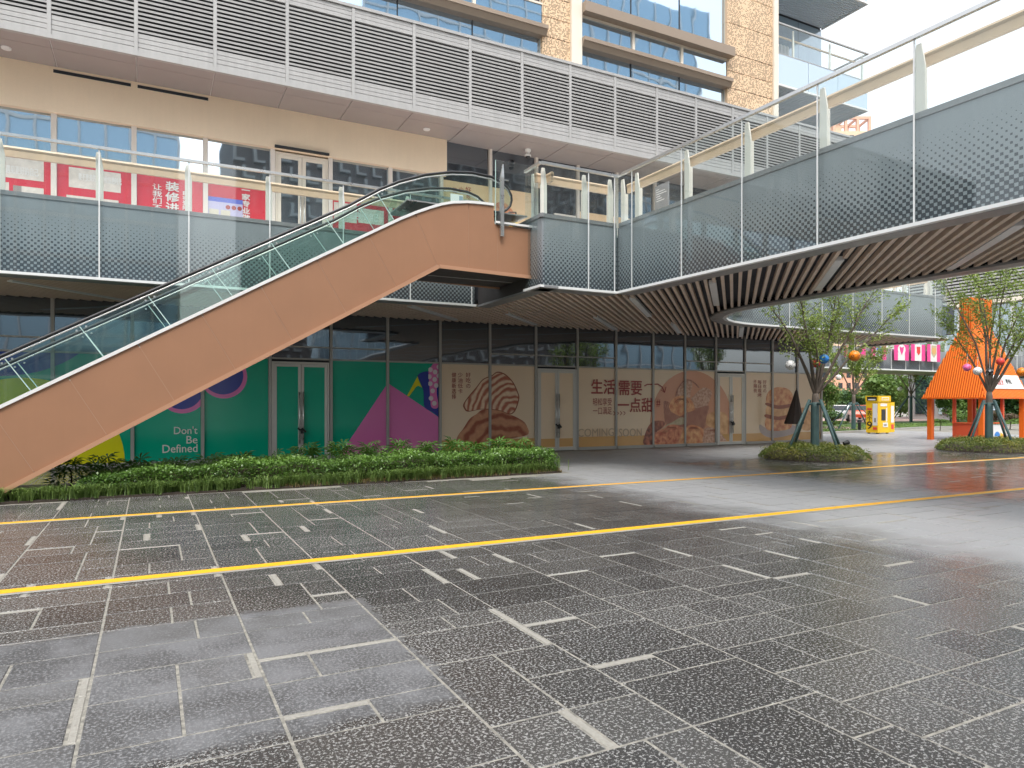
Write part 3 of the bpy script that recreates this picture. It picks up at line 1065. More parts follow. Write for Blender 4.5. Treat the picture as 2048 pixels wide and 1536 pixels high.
def crop(k, ox, oy, *pts):
    """Points measured on an enlarged view of the photograph -> points of the shop-front plane."""
    return px(0, *[(ox + a / k, oy + b / k) for a, b in pts])


def smooth(pts, n=4):
    """Closed Catmull-Rom curve through the points."""
    out = []
    L = len(pts)
    for i in range(L):
        p0, p1, p2, p3 = (np.array(pts[(i + j) % L]) for j in (-1, 0, 1, 2))
        for k in range(n):
            t = k / n
            out.append(tuple(.5 * (2 * p1 + (p2 - p0) * t + (2 * p0 - 5 * p1 + 4 * p2 - p3) * t * t + (3 * p1 - p0 - 3 * p2 + p3) * t ** 3)))
    return out


def disc(cx, cz, r, n=40):
    return [(cx + r * math.cos(2 * math.pi * i / n), cz + r * math.sin(2 * math.pi * i / n)) for i in range(n)]


def rect_px(y, x0, ytop, x1, ybot):
    a, b = on_y(x0, (ytop + ybot) / 2, y), on_y(x1, (ytop + ybot) / 2, y)
    m = (x0 + x1) / 2
    return (a.x, b.x, on_y(m, ybot, y).z, on_y(m, ytop, y).z)


Y0, Y1, Y2, Y3 = .031, .027, .023, .019
ZB, ZT = .1, 2.864


def base_sheets(root, xs, mat, skip=(), z0=ZB, z1=ZT, y=Y0):
    for a, b in zip(xs, xs[1:]):
        if a not in skip:
            MB().poly([(a + .045, y, z0), (b - .045, y, z0), (b - .045, y, z1), (a + .045, y, z1)]).build('poster_sheet', mat, root)


gp = thing('window_poster', 'green window poster with pink triangle, high heel shoe and white slogan', 'poster', (-11, 0, 0))
lim = (-20.5, -5.15, ZB, ZT)
base_sheets(gp, [x for x in MX if x < -5], 'green', (-10.2,))
sheet('yellow_disc', disc(-15.9, .1, 2.14, 60), Y1, 'vyellow', gp, lim)
sheet('blue_disc', disc(-16.4, 4.85, 2.58, 60), Y1, 'vblue', gp, lim)
for cx, cz in ((-12.42, 1.95), (-11.4, 2.35)):
    sheet('pink_ring', disc(cx, cz, .6), Y1, 'vpink', gp, lim if cx > -12 else (-20, -11.98, ZB, ZT))
    sheet('blue_spot', disc(cx - .02, cz + .03, .52), Y2, 'vblue', gp, lim if cx > -12 else (-20, -11.98, ZB, ZT))
tri = px(0, (776, 766), (672, 922), (882, 922), (882, 837))
sheet('pink_triangle', tri, Y1, 'vpink', gp, lim)
S8 = 5.485
sheet('shoe_heel', crop(S8, 650, 620, (903, 942), (925, 948), (1000, 845), (1025, 830), (1066, 850), (1030, 770), (1018, 728)), Y2, 'vyellow', gp, lim)
sheet('shoe_body', smooth(crop(S8, 650, 620, (1018, 724), (1060, 685), (1135, 672), (1200, 690), (1262, 800), (1262, 1172), (1235, 1160), (1180, 1120), (1095, 1068), (1086, 960), (1080, 880), (1050, 800)), 3), Y2, 'vblue', gp, lim)
shoe_in = smooth(crop(S8, 650, 620, (1150, 655), (1195, 585), (1270, 585), (1270, 770), (1235, 830), (1228, 920), (1246, 1020), (1240, 1070), (1205, 1083), (1170, 1065), (1160, 1010), (1150, 860), (1138, 690)), 3)
sheet('shoe_lining', shoe_in, Y3, 'vpink', gp, lim)
for a, b in ((1210, 680), (1205, 762), (1183, 887), (1201, 1024), (1165, 968), (1157, 808), (1222, 828), (1160, 655), (1250, 722), (1250, 625), (1148, 730)):
    c = crop(S8, 650, 620, (a, b))[0]
    sheet('white_dot', disc(c[0], c[1], .075, 16), Y3 - .003, 'vwhite', gp, (-5.49, -5.15, ZB, ZT))
for body, r_ in (("Don't", (348, 853, 395, 868)), ('Be', (373, 872, 395, 887)), ('Defined', (325, 889, 395, 905))):
    lettering('lettering', body, rect_px(0, *r_), Y2, 'textwhite', gp, .012)

cp = thing('window_poster', 'tan bakery poster with two stacked croissants behind the hedge', 'poster', (-3.4, 0, 0))
lim = (-5.05, -1.7, ZB, ZT)
base_sheets(cp, [-5.1, -3.37, -1.656], 'tan')
for a, b in ((-5.055, -3.415), (-3.325, -1.7)):
    sheet('ochre_foot_strip', [(a, ZB), (b, ZB), (b, .45), (a, .45)], Y1, 'ochre', cp)
K7 = 7.314
c1 = smooth(crop(K7, 880, 720, (365, 640), (375, 700), (430, 745), (600, 715), (740, 715), (900, 740), (1000, 780), (1060, 770), (1110, 700), (1150, 560), (1130, 470), (1070, 340), (980, 240), (900, 195), (830, 190), (760, 240), (640, 290), (540, 410), (430, 540)))
c2 = smooth(crop(K7, 880, 720, (245, 1180), (270, 1100), (340, 1010), (440, 860), (540, 790), (620, 730), (760, 715), (900, 745), (1010, 790), (1130, 840), (1240, 910), (1290, 1000), (1305, 1060), (1270, 1100), (1100, 1140), (900, 1160), (860, 1190), (780, 1200), (740, 1180), (700, 1215), (500, 1220), (250, 1230)))
cen = crop(K7, 880, 720, (1060, 800))[0]
M['crois1'] = print_rings('croissant_print', (.5, .15, .085), (.92, .74, .52), cen, 31., .3)
cen = crop(K7, 880, 720, (930, 1500))[0]
M['crois2'] = print_rings('brown_croissant_print', (.36, .1, .055), (.7, .36, .2), cen, 17., .4)
sheet('croissant_print', c2, Y1 - .002, 'crois2', cp, lim)
mx_ = sum(p[0] for p in c1) / len(c1), sum(p[1] for p in c1) / len(c1)
sheet('croissant_rim_print', [(mx_[0] + (a - mx_[0]) * 1.045, mx_[1] + (b - mx_[1]) * 1.05) for a, b in c1], Y2 + .001, 'crease', cp, lim)
sheet('croissant_print', c1, Y2 - .001, 'crois1', cp, lim)
for body, r_ in (('健康新选择', (904, 745, 913, 798)), ('少油低卡', (916, 745, 926, 787)), ('好吃の', (932, 745, 942, 776))):
    lettering('lettering', body, rect_px(0, *r_), Y2, 'maroon', cp, .015, True)

bp = thing('window_poster', 'tan bakery poster with bread basket, big red characters and COMING SOON', 'poster', (3, 0, 0))
lim = (.05, 6.33, ZB, ZT)
base_sheets(bp, [-.004, 1.63, 3.3, 4.82, 6.373], 'tan')
for a, b in zip([-.004, 1.63, 3.3, 4.82], [1.63, 3.3, 4.82, 6.373]):
    sheet('ochre_foot_strip', [(a + .045, ZB), (b - .045, ZB), (b - .045, .45), (a + .045, .45)], Y1, 'ochre', bp)
DL = (6.47, 7.08, .14, 2.6)            # the part of the print that runs on over the door leaf
K4 = 8.535
shapes = [('salmon_disc', disc(5.2, .85, 2.02, 64), 'salmon_v'),
          ('large_bun_print', smooth(crop(K4, 1280, 720, (1140, 1080), (1150, 960), (1230, 895), (1330, 880), (1450, 910), (1500, 1020), (1490, 1250), (1470, 1330), (1400, 1280), (1300, 1190), (1180, 1130))), 'bun'),
          ('dark_loaf_print', smooth(crop(K4, 1280, 720, (630, 620), (690, 430), (770, 345), (880, 360), (900, 430), (870, 560), (840, 660))), 'bread_p'),
          ('pale_loaf_print', smooth(crop(K4, 1280, 720, (860, 700), (950, 580), (1050, 490), (1130, 470), (1230, 540), (1200, 680), (1110, 840), (930, 850))), 'bread_p'),
          ('basket_print', smooth(crop(K4, 1280, 720, (412, 712), (412, 860), (425, 1010), (470, 1115), (700, 1140), (940, 1165), (1100, 1170), (1140, 960), (1180, 780), (1000, 815), (800, 815), (600, 780), (470, 705)), 3), 'basket'),
          ('round_bun_print', smooth(crop(K4, 1280, 720, (500, 790), (560, 670), (680, 612), (800, 625), (900, 710), (940, 840), (880, 880), (790, 900), (700, 960), (620, 930), (540, 880))), 'bread'),
          ('roll_print', smooth(crop(K4, 1280, 720, (70, 1440), (80, 1300), (150, 1130), (240, 1045), (390, 1040), (430, 1090), (380, 1160), (280, 1240), (250, 1440))), 'bread_d'),
          ('straw_print', smooth(crop(K4, 1280, 720, (370, 1210), (440, 1120), (560, 1060), (700, 980), (800, 1010), (760, 1090), (560, 1130), (440, 1170))), 'straw'),
          ('loaf_print', smooth(crop(K4, 1280, 720, (1080, 1440), (1085, 1200), (1200, 1150), (1310, 1190), (1400, 1280), (1470, 1380), (1480, 1440))), 'bread_p'),
          ('roll_print', smooth(crop(K4, 1280, 720, (255, 1440), (265, 1270), (400, 1180), (500, 1110), (640, 1110), (720, 1180), (690, 1300), (600, 1440))), 'bread_r'),
          ('roll_print', smooth(crop(K4, 1280, 720, (690, 1440), (740, 1210), (860, 1110), (1000, 1130), (1090, 1200), (1070, 1350), (1040, 1440))), 'bread')]
for i, (nm, pts_, mt) in enumerate(shapes):
    sheet(nm, pts_, Y1 - .002 - .0012 * i, mt, bp, lim)
    if nm in ('roll_print', 'loaf_print', 'round_bun_print'):
        mx = sum(p[0] for p in pts_) / len(pts_)
        mz = sum(p[1] for p in pts_) / len(pts_)
        for k in (-.35, .0, .35):
            arc_ = [(mx + (x - mx) * .5 + k * .25, mz + (z - mz) * .75) for x, z in pts_]
            hi = [p for p in arc_ if p[1] > mz + .02]
            if len(hi) > 3:
                hi.sort()
                sheet('crease_print', hi + [(x, z - .028) for x, z in hi[::-1]], Y1 - .0025 - .0012 * i, 'crease', bp, lim)
    if nm in ('salmon_disc', 'large_bun_print', 'loaf_print'):
        sheet(nm, pts_, -.0125 - .001 * i, mt, bp, DL)
hp = crop(K4, 1280, 720, (600, 620), (640, 480), (720, 370), (800, 325), (880, 340), (960, 400), (1020, 470))
hq = crop(K4, 1280, 720, (1005, 480), (950, 420), (875, 360), (800, 345), (730, 390), (660, 490), (622, 620))
sheet('basket_handle_print', hp + hq, Y1 - .017, 'basket', bp, lim)
for body, r_, b_, mt in (('生活', (1183, 759, 1230, 788), .035, 'maroon'), ('需要', (1238, 762, 1284, 790), .035, 'maroon'), ('轻松享受', (1186, 796, 1224, 811), .0, 'maroon'),
                         ('一口满足', (1186, 814, 1224, 829), .0, 'maroon'), ('一点甜', (1236, 796, 1305, 824), .03, 'maroon'), ('#', (1313, 799, 1321, 814), .01, 'maroon'),
                         ('> > > >', (1227, 822, 1251, 831), .02, 'maroon'), ('COMING', (1156, 857, 1228, 873), -.01, 'faint'), ('SOON', (1238, 857, 1284, 873), -.01, 'faint')):
    lettering('lettering', body, rect_px(0, *r_), Y3 - .012, mt, bp, b_)
K5 = 9.035
sw = crop(K5, 1150, 730, (1255, 380), (1310, 350), (1400, 350), (1500, 345), (1580, 400), (1620, 500))
m_ = MB()
for (a, b), (c, d) in zip(sw, sw[1:]):
    nrm = Vector((-(d - b), c - a)).normalized() * .022
    m_.poly([(a - nrm.x, Y3 - .012, b - nrm.y), (c - nrm.x, Y3 - .012, d - nrm.y), (c + nrm.x, Y3 - .012, d + nrm.y), (a + nrm.x, Y3 - .012, b + nrm.y)])
(ax_, az_) = sw[-1]
for dx, dz in ((-.16, .1), (.07, .22)):
    m_.poly([(ax_ - .02, Y3 - .013, az_), (ax_ + .02, Y3 - .013, az_), (ax_ + dx + .02, Y3 - .013, az_ + dz), (ax_ + dx - .02, Y3 - .013, az_ + dz)])
m_.build('arrow', 'maroon', bp)

rp = thing('window_poster', 'tan bakery poster with stacked round rolls on a plate behind the umbrella', 'poster', (10, 0, 0))
lim = (7.96, 12.3, ZB, ZT)
base_sheets(rp, [7.91, 9.44, 10.9, 12.37], 'tan')
for a, b in ((7.91, 9.44), (9.44, 10.9), (10.9, 12.37)):
    sheet('ochre_foot_strip', [(a + .045, ZB), (b - .045, ZB), (b - .045, .42), (a + .045, .42)], Y1, 'ochre', rp)
K6 = 3.413
for i, (nm, mt, pts_) in enumerate((('plate_print', 'platep', ((1435, 1020), (1445, 1080), (1520, 1112), (1640, 1092), (1700, 1055), (1640, 1020), (1500, 1050))),
                                   ('roll_print', 'bun', ((1700, 925), (1750, 908), (1792, 960), (1780, 1055), (1720, 1045))),
                                   ('roll_print', 'bread', ((1470, 1010), (1500, 955), (1600, 955), (1650, 980), (1640, 1050), (1500, 1062))),
                                   ('roll_print', 'bun', ((1475, 940), (1495, 885), (1600, 880), (1655, 905), (1640, 965), (1500, 975))),
                                   ('roll_print', 'bread', ((1478, 845), (1500, 790), (1560, 765), (1630, 780), (1662, 830), (1640, 890), (1500, 892))))):
    sheet(nm, smooth(crop(K6, 1100, 550, *pts_)), Y1 - .001 - .001 * i, mt, rp, lim)
for body, r_ in (('不隔夜', (1508, 760, 1515, 785)), ('每日现烤', (1516, 760, 1524, 794)), ('好吃の', (1527, 760, 1534, 785))):
    lettering('lettering', body, rect_px(0, *r_), Y2, 'maroon', rp, .01, True)
for i, pts_ in enumerate((((1480, 890), (1560, 915), (1650, 900), (1655, 880), (1560, 890), (1482, 872)), ((1474, 972), (1560, 990), (1645, 972), (1648, 950), (1560, 966), (1478, 950)))):
    sheet('crease_print', smooth(crop(K6, 1100, 550, *pts_)), Y1 - .0075 - .001 * i, 'crease', rp, lim)

# ---- posters of the upper storey
YU = .0
rpst = thing('window_poster', 'red shop renovation posters with room photos in the upper left windows', 'poster', (-12, 0, 5.6))
bays = [(-18.75, -17.05), (-17.05, -15.29), (-15.29, -13.553), (-13.553, -11.86), (-11.86, -10.13), (-8.53, -6.73), (-6.73, -5.07)]
for a, b in bays:
    MB().poly([(a + .065, YU, 5.62), (b - .065, YU, 5.62), (b - .065, YU, 7.78), (a + .065, YU, 7.78)]).build('poster_sheet', 'redprint', rpst)
for x0, x1, z0, z1, mt in ((-16.9, -15.5, 7.05, 7.55, 'roomprint'), (-16.9, -16.2, 6.5, 6.93, 'roomprint'), (-16.12, -15.95, 6.48, 6.88, 'greyprint'), (-15.95, -15.5, 6.48, 6.88, 'roomprint'), (-16.9, -15.78, 6.2, 6.37, 'roomprint'),
                          (-14.98, -13.85, 7.0, 7.5, 'roomprint'), (-15.03, -13.9, 6.33, 6.8, 'roomprint'), (-14.9, -13.75, 6.0, 6.22, 'roomprint'),
                          (-8.42, -7.75, 6.95, 7.5, 'roomprint'), (-8.42, -7.75, 6.1, 6.68, 'roomprint'), (-7.7, -6.92, 6.98, 7.42, 'roomprint'), (-7.7, -7.5, 6.1, 6.66, 'greyprint'), (-7.5, -6.92, 6.1, 6.66, 'roomprint')):
    sheet('room_photo', [(x0, z0), (x1, z0), (x1, z1), (x0, z1)], YU - .004, mt, rpst)
for body, r_, b_, vert in (('、遇见更好的自己', (2, 333, 77, 349), .05, False), ('要不变美的光 静候惊艳时光', (157, 351, 243, 365), .05, False), ('让我们不', (305, 368, 324, 421), .03, True), ('装修进', (331, 364, 358, 424), .05, True),
                           ('即将登陆', (365, 383, 377, 420), .04, True), ('一家专业做', (483, 380, 500, 441), .05, True), ('遇见更好的自己', (688, 424, 756, 440), .05, False)):
    lettering('lettering', body, rect_px(0, *r_), YU - .008, 'textwhite', rpst, b_, vert)
nb = thing('notice_board', 'white permit board with six framed sheets on the red upper window', 'notice board', (-11.5, -.03, 6.2))
x0, x1, z0, z1 = -11.8, -10.92, 5.75, 7.2
bx('board', 'lilac', nb, x0, x1, -.03, -.012, z0, z1)
bx('header_strip', 'blueprint', nb, x0, x1, -.034, -.031, z1 - .12, z1)
for i in range(3):
    for j in range(2):
        a = x0 + .03 + i * .29
        bx('framed_sheet', 'paper' if (i + j) % 3 else 'lilac', nb, a, a + .24, -.036, -.031, z0 + .25 + j * .46, z0 + .66 + j * .46)
for i in range(3):
    c = (x0 + .5 + i * .15, z1 - .24)
    MB().poly([(p[0], -.035, p[1]) for p in disc(c[0], c[1], .06, 16)]).poly([(p[0], -.0355, p[1]) for p in disc(c[0], c[1], .02, 8)]).build('round_symbol', 'maroon', nb)

ub = thing('window_poster', 'peach bakery poster sheets on the upper windows behind the escalator top', 'poster', (-2, 0, 5.6))
base_sheets(ub, [-5.07, -3.37, -1.656], 'tan_up', z0=5.62, z1=8.66, y=.005)
base_sheets(ub, [-.004, 1.63, 3.36, 4.82], 'tan_up', z0=5.62, z1=8.3, y=.005)
for body, r_ in (('健', (905, 375, 914, 386)), ('少', (918, 374, 927, 385)), ('好', (931, 374, 942, 386)), ('吃の', (933, 390, 941, 408))):
    lettering('lettering', body, rect_px(0, *r_), 0., 'maroon', ub, .02, True)
sheet('croissant_print', smooth(px(0, (990, 412), (1000, 404), (1013, 408), (1024, 420), (1034, 432), (1036, 442), (1020, 446), (996, 446))), 0., 'bread_r', ub)


# ================================================================== THE ELEVATED WALKWAY
wk = thing('elevated_walkway', 'grey raised walkway and bridge with dotted fascia, glass railing and slatted underside', 'footbridge', (-5.5, -4, 0))
GB, GT = 4.2, 6.86


class Run:
    """A straight stretch of the walkway edge from a to b; the outside is on the right-hand side of travel."""
    def __init__(s, a, b):
        s.a, s.b = Vector((*a, 0)), Vector((*b, 0))
        d = s.b - s.a
        s.L = d.length
        s.d = d / s.L
        s.n = Vector((s.d.y, -s.d.x, 0))

    def p(s, t, o, z):
        q = s.a + s.d * t + s.n * o
        return (q.x, q.y, z)

    def slab(s, mb, t0, t1, o0, o1, z0, z1):
        q = [(t0, o0), (t1, o0), (t1, o1), (t0, o1)]
        return mb.hexa([s.p(t, o, z0) for t, o in q] + [s.p(t, o, z1) for t, o in q])


def edge(a, b, joints, posts=True, glass=True, mat='frit', wood=True, e0=0., e1=0., lip=True):
    """One run of fascia panels, outer glass, joints, lip, rail and posts."""
    r = Run(a, b)
    j = [0.] + [t for t in joints if .12 < t < r.L - .05] + [r.L]
    for t0, t1 in zip(j, j[1:]):
        r.slab(MB(), t0, t1, -.05, 0, GB + .003, 5.72).build('fascia_panel', mat, wk)
        if glass:
            r.slab(MB(), t0 + .012, t1 - .012, .07, .082, GB + .01, GT).build('glass_panel', 'rail_glass', wk)
            if t0:
                r.slab(MB(), t0 - .012, t0 + .012, .068, .085, GB + .01, GT).build('glass_joint', 'lip', wk)
    r.slab(MB(), -e0 * .5, r.L + e1 * .5, -.05, .02, 5.722, 5.81).build('edge_channel', 'band', wk)
    if lip:
        r.slab(MB(), -e0, r.L + e1, .021, .13, GB - .045, GB + .008).build('lip', 'lip', wk)
    r.slab(MB(), -e0, r.L + e1, -.34, .02, GB - .05, GB).build('edge_band', 'band', wk)
    if glass:
        r.slab(MB(), -e0 * .6, r.L + e1 * .6, .045, .11, GT + .002, GT + .06).build('top_rail', 'steel', wk)
    if wood:
        o = -.3
        p0, p1 = r.p(0, o, 6.74), r.p(r.L, o, 6.74)
        m_ = MB().tube([p0, p1], .05, 8)
        r.slab(m_, 0, r.L, o - .03, o + .03, 6.57, 6.73).build('wood_handrail', 'woodrail', wk)
    if posts:
        for t in [max(q, .1) for q in j[:-1]]:
            ol = [(-.07, 5.6), (.07, 5.6), (.07, 6.5), (.015, 6.84), (-.055, 6.84), (-.07, 6.76)]
            m_ = MB().prism([r.p(t + dt, -.1, z) for dt, z in ol], r.n * .035)
            r.slab(m_, t - .03, t + .03, -.2, -.101, 5.6, 6.5)
            m_.build('rail_post', 'post', wk)
    return r


XL = -24.
edge((XL, -3.7), (-5.6, -3.7), [-14.12 + 1.682 * k - XL for k in range(-6, 6)])
edge((-5.52, -3.75), (-5.52, -6.5), [], posts=False, glass=False, mat='darkbrown', wood=False, lip=False)
edge((-5.52, -6.5), (-5.52, -7.076), [], posts=True, e1=.2)
edge((-5.52, -7.13), (-3.5, -7.13), [1.18, 1.9], e0=.1, e1=-.06)
r_br = edge((-3.47, -7.13), (-3.0, -30), [.62 + 1.62 * k for k in range(14)], e0=-.1)
# right-hand side of the bridge, the rounded inner corner and the far walkway
edge((1.05, -30), (1.05, -7.1), [1.62 * k for k in range(1, 14)])
arc = [(4.25 - 3.2 * math.cos(R(90) * i / 8), -7.1 + 3.2 * math.sin(R(90) * i / 8)) for i in range(9)]
for i in range(8):
    edge(arc[i], arc[i + 1], [], posts=i % 2 == 0)
edge((4.25, -3.9), (14.3, -3.9), [1.6 * k for k in range(1, 7)])
tip = [(14.3 + 1.1 * math.sin(R(90) * i / 4), -2.8 - 1.1 * math.cos(R(90) * i / 4)) for i in range(5)]
for i in range(4):
    edge(tip[i], tip[i + 1], [], posts=False)
edge((15.4, -2.8), (15.4, .3), [1.5])
# deck
dk = MB().box(XL, -5.57, -3.65, -.1, 4.36, 5.5).box(-5.47, -3.4, -7.08, -.1, 4.362, 5.5).box(-3.38, 1.0, -7.079, -.1, 4.364, 5.5).box(1.02, 15.3, -3.85, .25, 4.366, 5.5)
dk.prism([(-3.38, -7.08, 4.364), (-2.9, -30, 4.364), (.98, -30, 4.364), (.98, -7.08, 4.364)], (0, 0, 1.136))
dk.prism([(x, y, 4.368) for x, y in arc] + [(1.06, -3.9, 4.368)], (0, 0, 1.13))
dk.build('deck', 'void', wk)
fl = MB().box(XL, -5.57, -3.65, -.1, 5.502, 5.55).box(-5.47, -3.4, -7.08, -.1, 5.502, 5.551).box(-3.38, 15.3, -3.85, -.1, 5.502, 5.552)
fl.prism([(-3.38, -7.08, 5.502), (-2.9, -30, 5.502), (.98, -30, 5.502), (.98, -3.86, 5.502), (-3.38, -3.86, 5.502)], (0, 0, .05))
fl.build('walkway_floor', 'stone_light', wk)  # floor out of sight, made pale to bounce light onto wall and soffit

# slats of the underside: all run the same way, at 45 degrees to the shop front
inner = [(XL, -3.36), (-5.18, -3.36), (-5.18, -6.79), (-3.12, -6.79), (-2.7, -29.), (.71, -29.), (.71, -7.1)]
inner += [(4.25 - 3.54 * math.cos(R(90) * i / 8), -7.1 + 3.54 * math.sin(R(90) * i / 8)) for i in range(1, 9)]
inner += [(14.3, -3.56), (14.9, -3.2), (15.06, -2.8), (15.06, -.02), (XL, -.02)]
slat_me = MB().box(0, 1, -.034, .034, 0, .1).mesh('slat', 'wood')
LIGHTS = [((-2.46, -9.16), (.1, -6.6)), ((-2.58, -6.51), (.04, -3.89)), ((-1.29, -3.0), (1.36, -.35)), ((1.9, -2.73), (4.1, -.53)), ((4.68, -3.0), (7.1, -.58)), ((-2.13, -12.03), (.35, -9.55)), ((-1.97, -14.9), (.5, -12.43)),
          ((-15.82, -2.51), (-13.66, -.35)), ((-4.01, -2.51), (-1.93, -.43)), ((-7.03, -2.7), (-4.75, -.42)), ((-10.4, -2.9), (-8.2, -.7)), ((-1.8, -17.9), (.5, -15.6)), ((8.2, -3.1), (10.4, -.9)), ((11.4, -3.1), (13.6, -.9))]
lc = [a[0] - a[1] for a, b in LIGHTS]
c = -21.
while c < 25:
    ts = []
    for (x0, y0), (x1, y1) in zip(inner, inner[1:] + inner[:1]):
        f0, f1 = x0 - y0 - c, x1 - y1 - c
        if (f0 > 0) != (f1 > 0):
            t = f0 / (f0 - f1)
            ts.append(x0 + (x1 - x0) * t)
    ts.sort()
    for xa, xb in zip(ts[::2], ts[1::2]):
        cut = [(xa, xb)]
        for (a, b), cc_ in zip(LIGHTS, lc):
            if abs(cc_ - c) < .115:
                nc = []
                for p, q in cut:
                    l0, l1 = a[0] - .02, b[0] + .02
                    if l1 <= p or l0 >= q:
                        nc.append((p, q))
                    else:
                        if l0 - p > .1:
                            nc.append((p, l0))
                        if q - l1 > .1:
                            nc.append((l1, q))
                cut = nc
        for p, q in cut:
            if q - p > .08 and p - c > -27:
                place('slat', slat_me, wk, (p, p - c, SOF), (0, 0, R(45)), ((q - p) * 1.41421, 1, 1))
    c += .25
for (a, b) in LIGHTS:
    MB().beam((a[0], a[1], SOF + .03), (b[0], b[1], SOF + .03), .15, .08).build('strip_light', 'light', wk)
# entrance hinge rail standing between the wall and landing
sg = thing('sign_plate', 'grey sign plate with white lines seen through the bridge railing', 'sign', (.9, -6.5, 6.4))
a, b = on_x(1310, 374, .95), on_x(1337, 409, .95)
y0, y1 = min(a.y, b.y), max(a.y, b.y)
bx('plate', 'band', sg, .95, .98, y0, y1, b.z, a.z)
for i, (u0, u1) in enumerate(((.1, .3), (.1, .75), (.1, .85), (.1, .4), (.15, .5), (.1, .7))):
    z = a.z - (a.z - b.z) * (.18 + .1 * i)
    bx('white_line', 'textwhite', sg, .945, .949, y0 + (y1 - y0) * (1 - u1), y0 + (y1 - y0) * (1 - u0), z - .012, z + .006)

M['panel_gap'] = plain('pale_brown_sealant', (.36, .22, .15), .6)
# ================================================================== THE ESCALATOR
es = thing('escalator', 'brown clad escalator with glass balustrades rising to the bridge landing', 'escalator', (-12, -5.9, 0))
YN, YF = -6.64, -5.05
TG = math.tan(R(29.85))


def zt(x):
    return 4.80 + (x + 9.64) * TG


def zb(x):
    return 3.47 + (x + 9.64) * TG


top_curve = [(-9.0, zt(-9.0)), (-8.61, 5.39), (-8.25, 5.575), (-7.95, 5.71), (-7.7, 5.81), (-7.44, 5.885), (-7.1, 5.94), (-6.8, 5.96), (-6.46, 5.965)]
sx = 1.152 * .5
tops = [-17.55, -16.5, -15.46, -14.42, -13.38, -12.36, -11.34, -10.3, -9.27]
pan = []
for x0, x1 in zip(tops, tops[1:]):
    pan.append([(x0, zt(x0)), (x1, zt(x1)), (x1 + sx, zb(x1 + sx)), (x0 + sx, zb(x0 + sx))])
x0 = tops[-1]
pan.append([(x0, zt(x0)), top_curve[0], top_curve[1], (-8.28, 5.56), (-7.8, 4.545), (x0 + sx, zb(x0 + sx))])
pan.append([(-8.28, 5.56), (-7.95, 5.71), (-7.7, 5.81), (-7.44, 5.885), (-7.06, 5.945), (-7.06, 4.52), (-7.8, 4.545)])
pan.append([(-7.06, 5.945), (-6.46, 5.965), (-6.44, 5.58), (-6.36, 5.57), (-6.36, 4.51), (-7.06, 4.52)])
pan.append([(-6.36, 5.57), (-5.53, 5.56), (-5.53, 4.5), (-6.36, 4.51)])
pan.insert(0, [(-19.6, .75), (-18.1, .75), (-17.55, zt(-17.55)), (-17.55 + sx, zb(-17.55 + sx) + .1), (-17.0, 0.02), (-19.6, .02)])


def shrink(p, k=.006):
    c_ = Vector((sum(a for a, b in p) / len(p), sum(b for a, b in p) / len(p)))
    out = []
    for q in p:
        d = Vector(q) - c_
        out.append(tuple(c_ + d * (1 - k / max(d.length, .1) * 1.2)))
    return out


for p in pan:
    q = shrink(p)
    MB().prism([(a, YN, b) for a, b in q], (0, .03, 0)).build('side_panel', 'brown', es)
    MB().prism([(a, YF - .03, b) for a, b in q], (0, .03, 0)).build('side_panel', 'brown', es)
hull = [(-19.6, .7), (-18.0, .7), (-17.5, zt(-17.5) - .08), (-9.0, zt(-9) - .08), (-8.25, 5.5), (-7.44, 5.8), (-6.5, 5.86), (-6.45, 5.5), (-5.54, 5.5), (-5.54, 4.47), (-7.75, 4.47), (-16.6, zb(-16.6) - .03), (-17.0, .01), (-19.6, .01)]
MB().prism([(a, YN + .035, b) for a, b in hull], (0, YF - YN - .07, 0)).build('truss_casing', 'darkbrown', es)
MB().prism([(a, YN + .004, b) for a, b in hull[:9] + [(-5.56, 5.5), (-5.56, 4.53), (-7.7, 4.54), (-16.4, zb(-16.4) + .05), (-16.9, .1), (-19.6, .1)]], (0, .003, 0)).build('panel_sealant', 'panel_gap', es)
line = [(-17.3, zb(-17.3)), (-7.75, zb(-7.75) - .01), (-5.53, 4.5)]
for y in (YN - .012, YF + .012):
    m_ = MB()
    for (a, b), (c_, d) in zip(line, line[1:]):
        m_.beam((a, y, b - .03), (c_, y, d - .03), .05, .075)
    m_.build('lower_trim', 'brown_edge', es)
bx('underside_joint', 'alu', es, -7.7, -5.6, -5.86, -5.84, 4.455, 4.469)
trim = [(-19.6, .77), (-18.1, .77), (-17.55, zt(-17.55)), (-9.0, zt(-9.0))] + top_curve[1:]
for y in (YN + .02, YF - .02):
    m_ = MB()
    for (a, b), (c_, d) in zip(trim, trim[1:]):
        m_.beam((a, y, b + .028), (c_, y, d + .028), .1, .055)
    m_.build('white_trim', 'white_trim', es)
bx('white_trim', 'white_trim', es, -6.43, -5.2, YN - .06, YN + .04, 5.585, 5.63)
# steps between the balustrades
stm = MB().box(0, .41, YN + .3, YF - .3, 0, .2).mesh('step', 'alu')
for k in range(22):
    place('step', stm, es, (-17.3 + k * .385, 0, zt(-17.3 + k * .385) - .2))
bx('comb_plate', 'steel', es, -8.4, -5.53, YN + .15, YF - .15, 5.87, 5.9)
